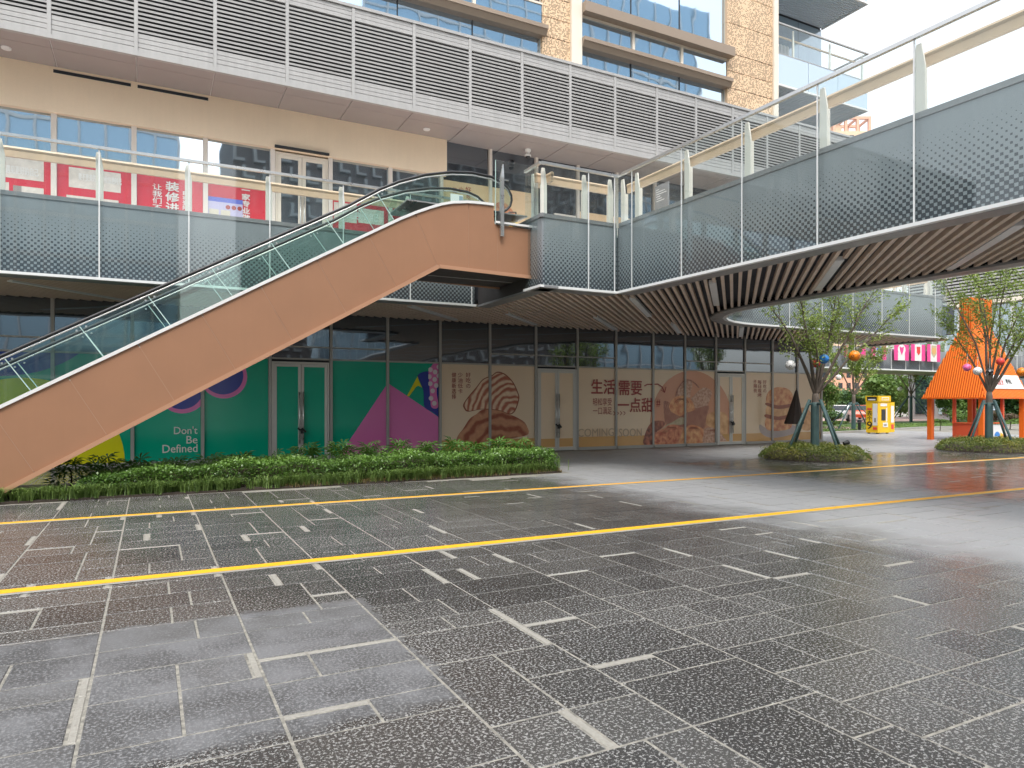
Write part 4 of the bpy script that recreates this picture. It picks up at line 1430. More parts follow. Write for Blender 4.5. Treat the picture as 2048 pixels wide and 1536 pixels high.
# balustrades: glass in sheets with slanting joints, black handrail on a steel profile
hr = [(-19.9, 1.25), (-19.75, 1.5), (-19.45, 1.62), (-18.6, 1.62), (-18.0, 1.68), (-17.4, 1.9)]
hr += [(x, zt(x) + .8 + .012 * (-9.6 - x)) for x in (-17.0, -15.37, -13.3, -11.2, -9.64)]
hr += [(-9.0, 6.02), (-8.56, 6.25), (-8.0, 6.47), (-7.4, 6.62), (-6.9, 6.68), (-6.45, 6.66), (-6.2, 6.59), (-6.03, 6.47), (-5.94, 6.31), (-5.93, 6.2), (-5.97, 6.07), (-6.07, 5.96), (-6.2, 5.9), (-6.4, 5.89)]


def zh(x):
    for (a, b), (c_, d) in zip(hr[3:], hr[4:]):
        if a <= x <= c_:
            return b + (d - b) * (x - a) / (c_ - a)
    return 6.6


for y in (YN + .16, YF - .16):
    path = [(a, y, b) for a, b in hr]
    MB().tube(path, .028, 8).build('handrail', 'black', es, True)
    MB().tube([(a, y, b - .055) for a, b in hr[2:-5]], .016, 6).build('handrail_profile', 'steel', es, True)
    js = [-17.4 + 1.045 * k for k in range(9)]
    e = .36
    for k in range(len(js) - 1):
        a, b = js[k] + .008, js[k + 1] - .008
        MB().prism([(a, y - .006, zh(a) - .06), (b, y - .006, zh(b) - .06), (b + e, y - .006, zt(b + e) + .05), (a + e, y - .006, zt(a + e) + .05)], (0, .012, 0)).build('balustrade_glass', 'esc_glass', es)
        a = js[k + 1]
        MB().beam((a, y, zh(a) - .07), (a + e, y, zt(a + e) + .06), .013, .014).build('glass_joint', 'glass_edge', es)
        for dx in (-.07, .07):
            bx('clamp', 'steel', es, a + .03 + dx - .015, a + .03 + dx + .015, y - .014, y - .007, zh(a + .03 + dx) - .14, zh(a + .03 + dx) - .11)
    a = js[-1]
    up = [(x, z - .03) for x, z in hr if x > a + .1][:-1]
    low_ = [(x, z + .05) for x, z in top_curve]
    MB().prism([(a + .01, y - .006, zh(a) - .06)] + [(x, y - .006, z) for x, z in up] + [(x, y - .006, z) for x, z in low_[::-1]] + [(a + e + .01, y - .006, zt(a + e) + .05)], (0, .012, 0)).build('balustrade_glass', 'esc_glass', es)
# landing screen: glass pane and post at the escalator's upper end
bx('landing_glass', 'rail_glass', es, -6.42, -5.22, YN - .03, YN - .018, 5.56, 6.98)
bx('glass_edge', 'glass_edge', es, -6.432, -6.42, YN - .032, YN - .016, 5.56, 6.98)
MB().hexa([(-6.33, YN - .1, 5.3), (-6.25, YN - .1, 5.3), (-6.25, YN - .035, 5.3), (-6.33, YN - .035, 5.3), (-6.33, YN - .1, 6.6), (-6.25, YN - .1, 6.6), (-6.25, YN - .035, 6.6), (-6.33, YN - .035, 6.6)]) \
    .hexa([(-6.33, YN - .1, 6.6), (-6.25, YN - .1, 6.6), (-6.25, YN - .035, 6.6), (-6.33, YN - .035, 6.6), (-6.27, YN - .07, 6.9), (-6.25, YN - .07, 6.9), (-6.25, YN - .035, 6.9), (-6.27, YN - .035, 6.9)]) \
    .box(-6.24, -6.12, YN - .06, YN - .04, 6.55, 6.57).build('landing_post', 'steel', es)
nt_ = thing('notice', 'small white and blue notice stuck on the upper escalator glass', 'notice', (-6.75, -5.2, 6.4))
bx('sheet', 'white', nt_, -6.9, -6.58, -5.225, -5.218, 6.25, 6.56)
bx('blue_field', 'glass_pale', nt_, -6.68, -6.59, -5.229, -5.226, 6.3, 6.53)
yb = thing('floor_barrier', 'yellow barrier with dark frame standing at the escalator landing', 'barrier', (-5.25, -4.9, 5.58))
MB().box(-5.55, -5.0, -5.0, -4.8, 6.08, 6.22).box(-5.5, -5.4, -4.95, -4.85, 5.58, 6.08).box(-5.15, -5.05, -4.95, -4.85, 5.58, 6.08).build('bar', 'yellow', yb)
MB().tube([(-5.42, -4.95, 6.22), (-5.2, -4.95, 6.4), (-5.02, -4.95, 6.42), (-5.0, -4.95, 6.2)], .02, 6).build('frame', 'black', yb)

# ================================================================== PLANTING IN FRONT OF THE SHOPS
rg = np.random.default_rng(5)


def front_y(x):
    return -6.95 + (x + 15.3) / 10.7 * .35


bed = MB().prism([(-24, front_y(-24) + .04, -.02), (-4.66, front_y(-4.66) + .04, -.02), (-4.66, -4.2, -.02), (-24, -4.2, -.02)], (0, 0, .055)).build('planting_soil', 'soil')
bed['kind'] = 'structure'
hedge = thing('clipped_hedge', 'long clipped hedge of small glossy leaves in front of the shop windows', 'hedge', (-9, -6, 0))
N = 30000
xs = rg.uniform(-14.3, -4.72, N)
u = rg.random(N)
depth_ = 1.15
ys = front_y(xs) + .3 + depth_ * rg.random(N)
h = .47 + .05 * np.sin(xs * 2.1) + .04 * np.sin(xs * 5.3 + 1) - .3 * np.clip((-13.4 - xs) / .9, 0, 1)
zs = h * rg.uniform(.82, 1.08, N)
fr = u < .5
ys[fr] = (front_y(xs) + .27 + .14 * np.abs(rg.normal(size=N)) + .05 * np.sin(xs * 7))[fr]
zs[fr] = (.06 + (h - .04) * rg.random(N) ** .8)[fr]
en = u > .94
xs[en] = -4.72 - .12 * np.abs(rg.normal(size=en.sum()))
zs[en] = .06 + .4 * rg.random(en.sum())
zs += rg.normal(0, .018, N)
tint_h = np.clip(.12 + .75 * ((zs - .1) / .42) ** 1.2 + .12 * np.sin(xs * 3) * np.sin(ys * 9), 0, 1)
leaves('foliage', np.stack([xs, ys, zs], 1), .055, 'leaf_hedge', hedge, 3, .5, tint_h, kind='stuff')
m_ = MB()
for i in range(150):
    x = rg.uniform(-14, -4.8)
    y = front_y(x) + rg.uniform(.35, 1.2)
    m_.tube([(x, y, 0), (x + rg.uniform(-.06, .06), y - rg.uniform(0, .12), .36)], [.009, .004], 4, False)
m_.build('stems', 'bark_d', hedge, kind='stuff')
core = MB().box(-14.0, -4.9, -6.2, -5.45, .02, .34).build('inner_twigs', 'bark_d', hedge)

tc = rg.uniform(-16.5, -4.66, 330)
tx = np.repeat(tc, 20)
bx_ = tx + rg.normal(0, .035, len(tx))
by_ = front_y(tx) + np.repeat(.04 + .26 * rg.random(330), 20) + rg.normal(0, .03, len(tx))
g = blades('lily_turf', np.stack([bx_, by_, np.full(len(tx), .02)], 1), .24, 'leaf_grass', None, 4, .014, 1.1, kind='stuff')
n = 700
bx2 = rg.uniform(-11, -4.62, n)
blades('dry_grass', np.stack([bx2, front_y(bx2) + .0 + .2 * rg.random(n), np.full(n, .015)], 1), .1, 'leaf_dry', None, 5, .012, 1.4, kind='stuff')
nx = 360
bl = np.concatenate([np.stack([rg.normal(c, .16, 40), np.full(40, front_y(c) + .28) + rg.normal(0, .05, 40), np.full(40, .02)], 1) for c in (-12.25, -9.4, -8.0, -7.2, -6.2, -5.4, -4.75, -10.6, -13.2)])
blades('tall_weeds', bl, .36, 'leaf_grass', None, 6, .016, .9, kind='stuff')


def palmate(seed):
    """One fatsia leaf: eight pointed lobes round a stalk, drooping at the tips."""
    r_ = random.Random(seed)
    v = [(0, 0, 0)]
    f = []
    nl = 8
    for i in range(nl):
        a = R(-150 + 300 * i / (nl - 1))
        L = .19 - .05 * abs(i - 3.5) / 3.5 + r_.uniform(-.01, .01)
        k = len(v)
        for rr, da, z in ((.07, -.2, .006), (L * .66, -.17, -.002), (L, 0, -.035), (L * .66, .17, -.002), (.07, .2, .006), (L * .6, 0, .014)):
            v.append((rr * math.sin(a + da), rr * math.cos(a + da), z))
        f += [(0, k, k + 5), (k, k + 1, k + 5), (k + 1, k + 2, k + 5), (k + 2, k + 3, k + 5), (k + 3, k + 4, k + 5), (k + 4, 0, k + 5)]
    return MB().add(v, f).mesh('fatsia_leaf', 'leaf_fatsia')


pal = [palmate(i) for i in range(3)]
FL = ['broad-leaved plant ' + s_ for s_ in ('deep under the escalator flank, leftmost of the row', 'second from the left under the escalator flank', 'under the escalator flank at the far left of the hedge', 'in front of the yellow disc of the green poster', 'at the mullion left of the white slogan', 'below the white slogan lettering',
      'just right of the white slogan', 'in front of the pane left of the green door', 'before the left leaf of the green door', 'before the right leaf of the green door', 'at the left foot of the pink triangle',
      'before the left half of the pink triangle', 'below the tip of the pink triangle', 'under the yellow shoe heel', 'under the blue shoe toe', 'at the left foot of the croissant poster')]
fx = [-14.5, -13.95, -13.4, -12.75, -12.1, -11.5, -10.85, -10.2, -9.5, -8.8, -8.1, -7.45, -6.8, -6.2, -5.6, -5.1]
for i, x in enumerate(fx):
    y = -5.15 + rnd.uniform(-.2, .15)
    top = (.36 if i < 7 else .52) + rnd.uniform(0, .1)
    p = thing('fatsia_plant', FL[i], 'plant', (x, y, 0), 'broad-leaved plants behind the hedge')
    MB().tube([(x, y, 0), (x + .02, y, top * .6), (x, y, top)], [.02, .014, .008], 5).build('stem', 'bark_d', p)
    nl = 18
    for j in range(nl):
        a = j * 2.4 + rnd.random()
        rr = .08 + .3 * (j / nl) ** .7 * rnd.uniform(.7, 1.1)
        zl = top + .12 - .34 * (j / nl) + rnd.uniform(-.05, .05)
        sc = rnd.uniform(.95, 1.4)
        place('leaf', pal[j % 3], p, (x + rr * math.cos(a), y + rr * math.sin(a) * .8, zl), (R(rnd.uniform(15, 55)), 0, a - R(90)), (sc, sc, sc))


# ------------------------------------------------------------------ trees with stakes
RV = Vector((math.cos(YAW), -math.sin(YAW), 0))
FV = Vector((math.sin(YAW), math.cos(YAW), 0))


def plaza_tree(base, fork, limbs, label, seed, nleaf, leafsize, r0=.105, group='young plaza trees', mat='leaf_tree'):
    """limbs: tip of each main limb as (sideways, height, away) in metres from the trunk."""
    r_ = random.Random(seed)
    t = thing('plaza_tree', label, 'tree', (base[0], base[1], 0), group)
    B = Vector((base[0], base[1], 0))
    m_ = MB()
    F = B + Vector((.02, 0, fork))
    m_.tube([B, B + Vector((.01, .01, fork * .5)), F - Vector((0, 0, .1)), F + Vector((0, 0, .06))], [r0 * 1.15, r0, r0 * .95, r0 * .8], 10)
    cen = []
    for k, (sx_, z, aw) in enumerate(limbs):
        tip = B + RV * sx_ + FV * aw + Vector((0, 0, z))
        d = tip - F
        L = d.length
        side = d.cross(Vector((0, 0, 1))).normalized()
        bend = r_.uniform(-.08, .08) * L
        pts = [F + d * q + side * bend * math.sin(q * 3.1) + Vector((0, 0, .1 * L * math.sin(q * 3.1) * .6)) + Vector((r_.uniform(-1, 1), r_.uniform(-1, 1), 0)) * .02 * L * q for q in (0, .18, .36, .54, .72, .88, 1)]
        rr = r0 * r_.uniform(.4, .55)
        m_.tube(pts, [rr, rr * .85, rr * .7, rr * .55, rr * .38, rr * .24, rr * .12], 6, False)
        for q in (.3, .42, .52, .6, .68, .76, .84, .92, 1.):
            i = min(int(q * 6), 5)
            o = pts[i].lerp(pts[i + 1], q * 6 - i)
            for s in range(2):
                b = (d.normalized() * r_.uniform(.3, .9) + Vector((r_.uniform(-1, 1), r_.uniform(-1, 1), r_.uniform(-.1, .8)))).normalized()
                ln = L * r_.uniform(.16, .34) * (1.15 - .5 * q)
                mid = o + b * ln * .5 + Vector((0, 0, .03))
                e = o + b * ln
                m_.tube([o, mid, e], [rr * .26 * (1.2 - q), rr * .16 * (1.2 - q) + .003, .002], 4, False)
                nn = int(nleaf * ln / L * 1.2)
                for _ in range(nn):
                    w_ = r_.random() ** .6
                    c_ = o.lerp(e, w_) + Vector((r_.gauss(0, .055), r_.gauss(0, .055), r_.gauss(0, .045))) * (1 + leafsize * 4)
                    cen.append(c_)
    m_.build('trunk', 'bark', t, True)
    leaves('crown', [tuple(c_) for c_ in cen], leafsize, mat, t, seed, .3, kind='stuff', aspect=.42)
    return t


def stake_frame(base, label, rad=1.05, top=1.62, ang0=.3, group='green stake frames round the trees', n=4, foot=.02):
    s = thing('tree_stake_frame', label, 'tree support', (base[0], base[1], 0), group)
    B = Vector((base[0], base[1], 0))
    MB().lathe(tuple(B), [(.125, .02), (.12, .8), (.115, top - .12), (.118, top + .02), (.1, top + .03)], 12).build('trunk_wrap', 'stake', s, True)
    for k in range(n):
        a = ang0 + 2 * math.pi * k / n
        d = RV * math.cos(a) + FV * math.sin(a)
        MB().tube([B + d * rad + Vector((0, 0, foot)), B + d * (rad * .55 + .07) + Vector((0, 0, top * .52)), B + d * .2 + Vector((0, 0, top + .1))], [.042, .04, .037], 8).build('stake', 'stake', s, True)
        MB().tube([B + d * .1 + Vector((0, 0, top - .02)), B + d * .26 + Vector((0, 0, top - .02))], .035, 6).build('cross_piece', 'stake', s, True)
    return s


def shrub_bed(c, rx, ry, hh, label, seed, n=13000, leafsize=.06):
    b = thing('shrub_bed', label, 'plant bed', (c[0], c[1], 0), 'round shrub beds under the trees')
    g_ = np.random.default_rng(seed)
    MB().lathe((c[0], c[1], 0), [(rx * .9, 0), (rx * .88, hh * .3), (rx * .7, hh * .5), (0, hh * .55)], 28).build('soil_mound', 'soil', b, True)
    a = g_.uniform(0, 2 * np.pi, n)
    q = g_.random(n) ** .42
    wob = 1 + .05 * np.sin(a * 5) + .04 * np.sin(a * 11 + 2)
    x = c[0] + rx * q * wob * np.cos(a)
    y = c[1] + ry * q * wob * np.sin(a)
    prof = np.clip(1 - q ** 7, 0, 1)
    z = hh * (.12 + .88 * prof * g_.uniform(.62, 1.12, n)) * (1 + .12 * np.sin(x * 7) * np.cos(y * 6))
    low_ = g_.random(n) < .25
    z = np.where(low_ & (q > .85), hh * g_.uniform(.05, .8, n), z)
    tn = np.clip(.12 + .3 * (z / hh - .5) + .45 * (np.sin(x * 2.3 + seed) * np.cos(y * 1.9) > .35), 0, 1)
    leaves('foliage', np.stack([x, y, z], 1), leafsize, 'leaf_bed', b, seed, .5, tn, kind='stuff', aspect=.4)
    return b


T1 = (4.108, -6.409)
T2 = (12.361, -6.742)
shrub_bed((4.05, -6.35), 1.5, 1.5, .4, 'low round shrub bed under the tree nearest the shop corner', 21)
plaza_tree(T1, 1.85, [(-1.4, 4.7, .2), (-.75, 5.1, -.6), (-.2, 5.3, .5), (.45, 5.2, -.5), (1.0, 5.1, .4), (1.75, 5.0, -.2), (2.5, 4.25, .3), (-.5, 3.9, -.9), (.9, 3.9, .9)],
           'young tree with spreading bare limbs beside the shop corner, hung with balls', 31, 150, .1)
stake_frame(T1, 'four green wrapped stakes round the trunk of the tree beside the shop corner')
shrub_bed((12.45, -6.7), 1.75, 1.6, .42, 'low round shrub bed in front of the orange kiosk', 22)
plaza_tree(T2, 1.95, [(-1.65, 6.0, .2), (-.9, 5.9, -.6), (-.2, 6.6, .5), (.4, 6.8, -.4), (1.0, 6.5, .5), (1.5, 6.0, -.3), (2.1, 5.2, .4), (-1.3, 4.6, .6), (.9, 4.6, -.8)],
           'young leafy tree standing in front of the orange kiosk, hung with balls', 32, 230, .105)
stake_frame(T2, 'four green wrapped stakes round the trunk of the tree in front of the kiosk', .95)
T3 = (24.312, 7.339)
T4 = (44.765, 17.015)
plaza_tree(T3, 2.1, [(-1.6, 5.0, .2), (-.6, 5.6, -.6), (.4, 5.6, .5), (1.3, 5.2, -.4), (2.0, 4.7, .4), (.9, 4.2, .8)], 'small tree behind the yellow vending machine', 33, 240, .14)
stake_frame(T3, 'green stakes round the tree behind the yellow vending machine', 1.7, 1.6, .6)
plaza_tree(T4, 2.4, [(-2.6, 6.2, .2), (-1.2, 6.9, -.6), (.2, 7.2, .5), (1.6, 6.8, -.4), (2.8, 6.2, .4), (.9, 5.2, .8)], 'small tree on the lawn between vending machine and kiosk', 34, 260, .2)
stake_frame(T4, 'green stakes round the tree on the far lawn', 2.2, 2.2, .2)

# toy footballs hung in the trees
ico = []
ph = (1 + 5 ** .5) / 2
for a in (-1, 1):
    for b in (-ph, ph):
        ico += [(0, a, b), (a, b, 0), (b, 0, a)]


def ball(px_, py_, dep, r, mt, label, spot='black', cord=.35):
    c_ = at(px_, py_, dep)
    b = thing('hanging_ball', label, 'ball', tuple(c_), 'toy footballs hung in the trees')
    n_ = 12
    prof = [(r * math.sin(math.pi * i / n_), -r * math.cos(math.pi * i / n_)) for i in range(n_ + 1)]
    MB().lathe(tuple(c_), prof, 18).build('ball_skin', mt, b, True)
    rot = Matrix.Rotation(px_ * 1.7, 3, 'Z') @ Matrix.Rotation(py_ * .9, 3, 'X')
    m_ = MB()
    for v in ico:
        d = (rot @ Vector(v)).normalized()
        s_ = d.orthogonal().normalized()
        q = d.cross(s_)
        ring = [c_ + (d + (s_ * math.cos(2 * math.pi * k / 5) + q * math.sin(2 * math.pi * k / 5)) * .3).normalized() * r * 1.012 for k in range(5)]
        m_.poly(ring)
        m_.f += []
    m_.build('spots', spot, b, kind='stuff')
    MB().tube([c_ + Vector((0, 0, r)), c_ + Vector((.02, 0, r + cord))], .004, 4).build('cord', 'white', b)


M['b_blue'] = plain('blue_ball_plastic', (.03, .22, .62), .35, var=.03)
M['b_orange'] = plain('orange_ball_plastic', (.85, .24, .01), .35, var=.03)
M['b_red'] = plain('red_ball_plastic', (.7, .06, .05), .35, var=.03)
M['b_pink'] = plain('pink_ball_plastic', (.8, .14, .36), .35, var=.03)
ball(1581, 730, 20.2, .14, 'white', 'white toy football with black spots in front of the shop corner glass')
ball(1632, 727, 20.5, .12, 'b_red', 'red toy football behind the blue ball in the shop corner tree')
ball(1648, 718, 20.1, .14, 'b_blue', 'blue toy football with black spots in the shop corner tree')
ball(1709, 712, 19.8, .155, 'b_orange', 'orange toy football with dark spots under the walkway edge')
ball(1934, 735, 23.4, .125, 'b_pink', 'pink toy football at the left of the kiosk tree')
ball(1955, 742, 23.2, .135, 'white', 'white toy football beside the pink ball in the kiosk tree')
ball(1979, 744, 23.6, .12, 'black', 'black toy football against the kiosk tree trunk', 'white')
ball(2001, 723, 23.5, .13, 'b_red', 'red toy football on the right limb of the kiosk tree')
ball(2043, 744, 23.4, .15, 'b_orange', 'orange toy football at the right picture edge beside the kiosk roof')
ball(1677, 755, 40, .16, 'white', 'white toy football in the small tree behind the vending machine', 'b_red')
ball(1800, 778, 58, .19, 'white', 'white toy football in the small tree on the far lawn')

# small fittings on the ground
G = at(1690, 897, 20.2)
G.z = 0
sp = thing('spotlight', 'small black spotlight lying in the shrub bed of the shop corner tree', 'spotlight', (G.x, G.y, .4))
MB().tube([G + Vector((-.06, 0, .46)), G + Vector((.08, -.05, .5))], [.05, .07], 10).build('lamp_head', 'black', sp)
MB().tube([G + Vector((0, 0, .1)), G + Vector((0, 0, .46))], .015, 6).build('spike', 'black', sp)
G = on_z(1719, 864)
bo = thing('bollard_light', 'short dark bollard light left of the yellow vending machine', 'bollard', (G.x, G.y, 0))
MB().lathe(tuple(G), [(.09, 0), (.09, .55), (0, .55)], 10).build('post', 'black', bo)
MB().lathe(tuple(G), [(.12, .56), (.13, .68), (0, .72)], 10).build('cap', 'dark', bo)

# ------------------------------------------------------------------ closed parasol
U = on_z(1593, 888)
pu = thing('closed_parasol', 'closed dark brown parasol standing against the bakery poster', 'parasol', (U.x, U.y, 0))
MB().tube([(U.x, U.y, .05), (U.x, U.y, 2.12)], .024, 8).build('pole', 'mull', pu, True)
MB().lathe((U.x, U.y, 0), [(0, .0), (.38, .0), (.38, .07), (.3, .1), (.05, .11), (.04, .2), (0, .2)], 20).build('base', 'black', pu)
m_ = MB()
prof = [(2.16, .02), (2.1, .05), (1.8, .11), (1.4, .2), (1.0, .29), (.82, .33), (.8, .29)]
ng = 32
rows = []
for z, r in prof:
    ox = -.1 * (2.16 - z) / 1.36
    rows.append([tuple(Vector((U.x, U.y, z)) + RV * (ox + r * (1 + .13 * (k % 4 - 1.5)) * math.cos(2 * math.pi * k / ng)) + FV * r * .6 * (1 + .13 * (k % 4 - 1.5)) * math.sin(2 * math.pi * k / ng)) for k in range(ng)])
m_.add([p for r in rows for p in r], [(i * ng + k, i * ng + (k + 1) % ng, (i + 1) * ng + (k + 1) % ng, (i + 1) * ng + k) for i in range(len(rows) - 1) for k in range(ng)] + [tuple(range(ng))])
m_.build('canopy', 'fabric', pu, True)
MB().tube([U + Vector((.02, 0, 2.1)), U + Vector((.02, 0, 2.24))], [.03, .012], 8).build('finial', 'black', pu)
MB().tube([tuple(U + RV * .02 + FV * -.2 + Vector((0, 0, 1.3))), tuple(U + RV * .09 + FV * -.2 + Vector((0, 0, .8))), tuple(U + RV * .06 + FV * -.2 + Vector((0, 0, .62)))], .012, 5).build('tie_strap', 'bark_d', pu)

# ================================================================== ORANGE KIOSK
KE = Vector((17.838, -3.61, 0))
kx0, ky0, kw, kd = KE.x, KE.y, 3.5, 2.65
a_, b_ = .94, 1.08
ZE, ZC, ZTOP = 1.86, 4.85, 6.28
ko = thing('kiosk', 'orange kiosk with ribbed steep roof and tall square chimney', 'kiosk', (kx0, ky0, 0))
cx0, cx1, cy0, cy1 = kx0 + a_, kx0 + kw - a_, ky0 + b_, ky0 + kd - b_
B4 = [(kx0, ky0, ZE), (kx0 + kw, ky0, ZE), (kx0 + kw, ky0 + kd, ZE), (kx0, ky0 + kd, ZE)]
C4 = [(cx0, cy0, ZC), (cx1, cy0, ZC), (cx1, cy1, ZC), (cx0, cy1, ZC)]
D4 = [(x, y, ZTOP) for x, y, z in C4]
M['roofo'] = plain('orange_roof_sheet', (.5, .06, .005), .5, var=.06)
M['ribo'] = plain('light_orange_rib', (.9, .24, .03), .45, var=.05)
for i in range(4):
    j = (i + 1) % 4
    MB().poly([B4[i], B4[j], C4[j], C4[i]]).build('roof_side', 'roofo', ko)
    MB().poly([C4[i], C4[j], D4[j], D4[i]]).build('chimney_side', 'roofo', ko)
    m_ = MB()
    p0, p1, q0, q1 = (Vector(v) for v in (B4[i], B4[j], C4[i], C4[j]))
    e = (p1 - p0).normalized()
    L = (p1 - p0).length
    ins0 = (q0 - p0).dot(e)
    ins1 = (p1 - q1).dot(e)
    up = ((q0 - p0) - e * ins0)
    nrm = e.cross(up).normalized()
    k = .05
    while k < L:
        f = min(1., k / ins0, (L - k) / ins1)
        if f > .03:
            s0, s1 = p0 + e * k, p0 + e * k + up * f
            m_.hexa([s0 - e * .022, s0 + e * .022, s0 + e * .022 + nrm * .035, s0 - e * .022 + nrm * .035, s1 - e * .022, s1 + e * .022, s1 + e * .022 + nrm * .035, s1 - e * .022 + nrm * .035])
        k += .1
    k = .04
    Lc = (q1 - q0).length
    nc = e.cross(Vector((0, 0, 1)))
    while k < Lc:
        s0 = q0 + e * k
        s1 = s0 + Vector((0, 0, ZTOP - ZC))
        m_.hexa([s0 - e * .02, s0 + e * .02, s0 + e * .02 + nc * .03, s0 - e * .02 + nc * .03, s1 - e * .02, s1 + e * .02, s1 + e * .02 + nc * .03, s1 - e * .02 + nc * .03])
        k += .1
    m_.build('roof_ribs', 'ribo', ko, kind='stuff')
MB().poly(D4).build('chimney_cap', 'orange', ko)
for i in range(4):
    MB().beam(B4[i], B4[(i + 1) % 4], .07, .06).build('eave_edge', 'orange', ko)
MB().poly([(x, y, ZE - .02) for x, y, z in B4]).build('roof_underside', 'orange_d', ko)
post = MB().box(-.1, .1, -.1, .1, 0, ZE - .03).mesh('post', 'orange')
for x, y in ((kx0 + .2, ky0 + .2), (kx0 + .2, ky0 + kd - .25), (kx0 + kw - .2, ky0 + .2), (kx0 + kw - .2, ky0 + kd - .25)):
    place('post', post, ko, (x, y, 0))
tp = MB().box(-.055, .055, -.055, .055, 0, ZE - .03).mesh('slim_post', 'orange_d')
for x, y in ((kx0 + .2, ky0 + 1.35), (kx0 + 1.7, ky0 + .2), (kx0 + 1.7, ky0 + 1.35)):
    place('slim_post', tp, ko, (x, y, 0))
bx('counter_side', 'orange_d', ko, kx0 + .14, kx0 + .19, ky0 + .32, ky0 + 1.29, .02, .76)
bx('counter_front', 'white', ko, kx0 + .32, kx0 + 1.64, ky0 + .14, ky0 + .19, .02, .72)
MB().box(kx0 + .1, kx0 + .3, ky0 + .31, ky0 + 1.4, .765, .81).box(kx0 + .31, kx0 + 1.75, ky0 + .1, ky0 + .3, .765, .81).build('counter_top', 'orange_d', ko)
# printed marks on the white counter front
m_ = MB().poly([(kx0 + 1.2 + .22 * math.cos(t * .3927), ky0 + .136, .22 + .2 * math.sin(t * .3927)) for t in range(9)])
m_.build('printed_figure', 'b_blue', ko)
MB().poly([(kx0 + 1.35, ky0 + .135, .03), (kx0 + 1.62, ky0 + .135, .03), (kx0 + 1.62, ky0 + .135, .3), (kx0 + 1.45, ky0 + .135, .38)]).build('printed_figure', 'yellow', ko)
# white banner across the front roof slope
f0, f1 = .13, .33


def slope(x, f, o=.06):
    return (x, ky0 + b_ * f - o, ZE + (ZC - ZE) * f + .01)


bn = thing('roof_banner', 'white banner with printed lettering across the orange kiosk roof', 'banner', (kx0 + 1, ky0, 2.3))
MB().add([slope(kx0 + .42, f0), slope(kx0 + 3.2, f0), slope(kx0 + 3.05, f1), slope(kx0 + .5, f1), slope(kx0 + .42, f0, .05), slope(kx0 + 3.2, f0, .05), slope(kx0 + 3.05, f1, .05), slope(kx0 + .5, f1, .05)],
         [(0, 1, 2, 3), (7, 6, 5, 4), (0, 4, 5, 1), (1, 5, 6, 2), (2, 6, 7, 3), (3, 7, 4, 0)]).build('banner_cloth', 'white', bn)


def slope_text(body, x0, x1, fa, fb, mt):
    o = lettering('lettering', body, (x0, x1, 0, 1), 0, mt, bn, .01)
    for v in o.data.vertices:
        x = v.co.x + origin(bn).x
        f = fa + (fb - fa) * (v.co.z + origin(bn).z)
        v.co = Vector(slope(x, f, .066)) - origin(bn)


slope_text('欢聚火', kx0 + 1.2, kx0 + 1.75, f0 + .05, f1 - .05, 'b_red')
slope_text('VIP MALL', kx0 + 1.95, kx0 + 2.4, f0 + .07, f1 - .06, 'black')

# ================================================================== VENDING MACHINE
VX, VY = 21.328, 3.66
vm = thing('vending_machine', 'yellow vending cabinet with dark screen and big 9 on its side', 'vending machine', (VX, VY, 0))
bx('cabinet', 'yellow', vm, VX, VX + 1.0, VY, VY + .7, .06, 1.72)
bx('header_box', 'yellow', vm, VX - .02, VX + 1.02, VY - .04, VY + .72, 1.725, 2.04)
bx('open_door', 'yellow', vm, VX + 1.005, VX + 1.36, VY - .02, VY + .06, .08, 1.7)
for x, y in ((VX + .1, VY + .1), (VX + .9, VY + .1), (VX + .1, VY + .6), (VX + .9, VY + .6)):
    bx('foot', 'black', vm, x - .05, x + .05, y - .05, y + .05, 0, .058)
bx('screen', 'cargl', vm, VX + .28, VX + .62, VY - .012, VY - .002, .72, 1.32)
bx('lamp_panel', 'white', vm, VX + .2, VX + .74, VY - .012, VY - .002, 1.48, 1.62)
bx('side_lamp', 'white', vm, VX + .66, VX + .76, VY - .012, VY - .002, .66, 1.4)
bx('pay_panel', 'white', vm, VX + .4, VX + .8, VY - .014, VY - .002, .36, .6)
bx('pay_slot', 'greyprint', vm, VX + .48, VX + .7, VY - .018, VY - .015, .42, .52)
bx('door_notice', 'white', vm, VX + 1.05, VX + 1.3, VY - .03, VY - .022, .6, 1.5)
bx('door_label', 'b_red', vm, VX + 1.08, VX + 1.28, VY - .03, VY - .022, .25, .5)
bx('header_print', 'black', vm, VX - .03, VX - .022, VY + .05, VY + .62, 1.78, 1.99)
bx('header_print', 'white', vm, VX - .036, VX - .031, VY + .12, VY + .55, 1.8, 1.87)
bx('header_print', 'white', vm, VX + .25, VX + .85, VY - .048, VY - .042, 1.8, 1.96)
bx('header_print', 'yellow', vm, VX + .3, VX + .8, VY - .052, VY - .049, 1.84, 1.92)
bx('side_advert', 'white', vm, VX - .012, VX - .002, VY + .03, VY + .3, .45, 1.62)
bx('side_advert_print', 'greyprint', vm, VX - .018, VX - .013, VY + .1, VY + .22, .62, .85)
bx('side_label', 'b_red', vm, VX - .012, VX - .002, VY + .06, VY + .28, .22, .36)
bx('side_label', 'b_red', vm, VX - .012, VX - .002, VY + .36, VY + .62, 1.28, 1.38)
for body, z0, z1 in (('去', .98, 1.24), ('个', .7, .95), ('9', .25, .66)):
    lettering('lettering', body, (VY + .64, VY + .34, z0, z1), VX - .006, 'black', vm, .04, axis='y')

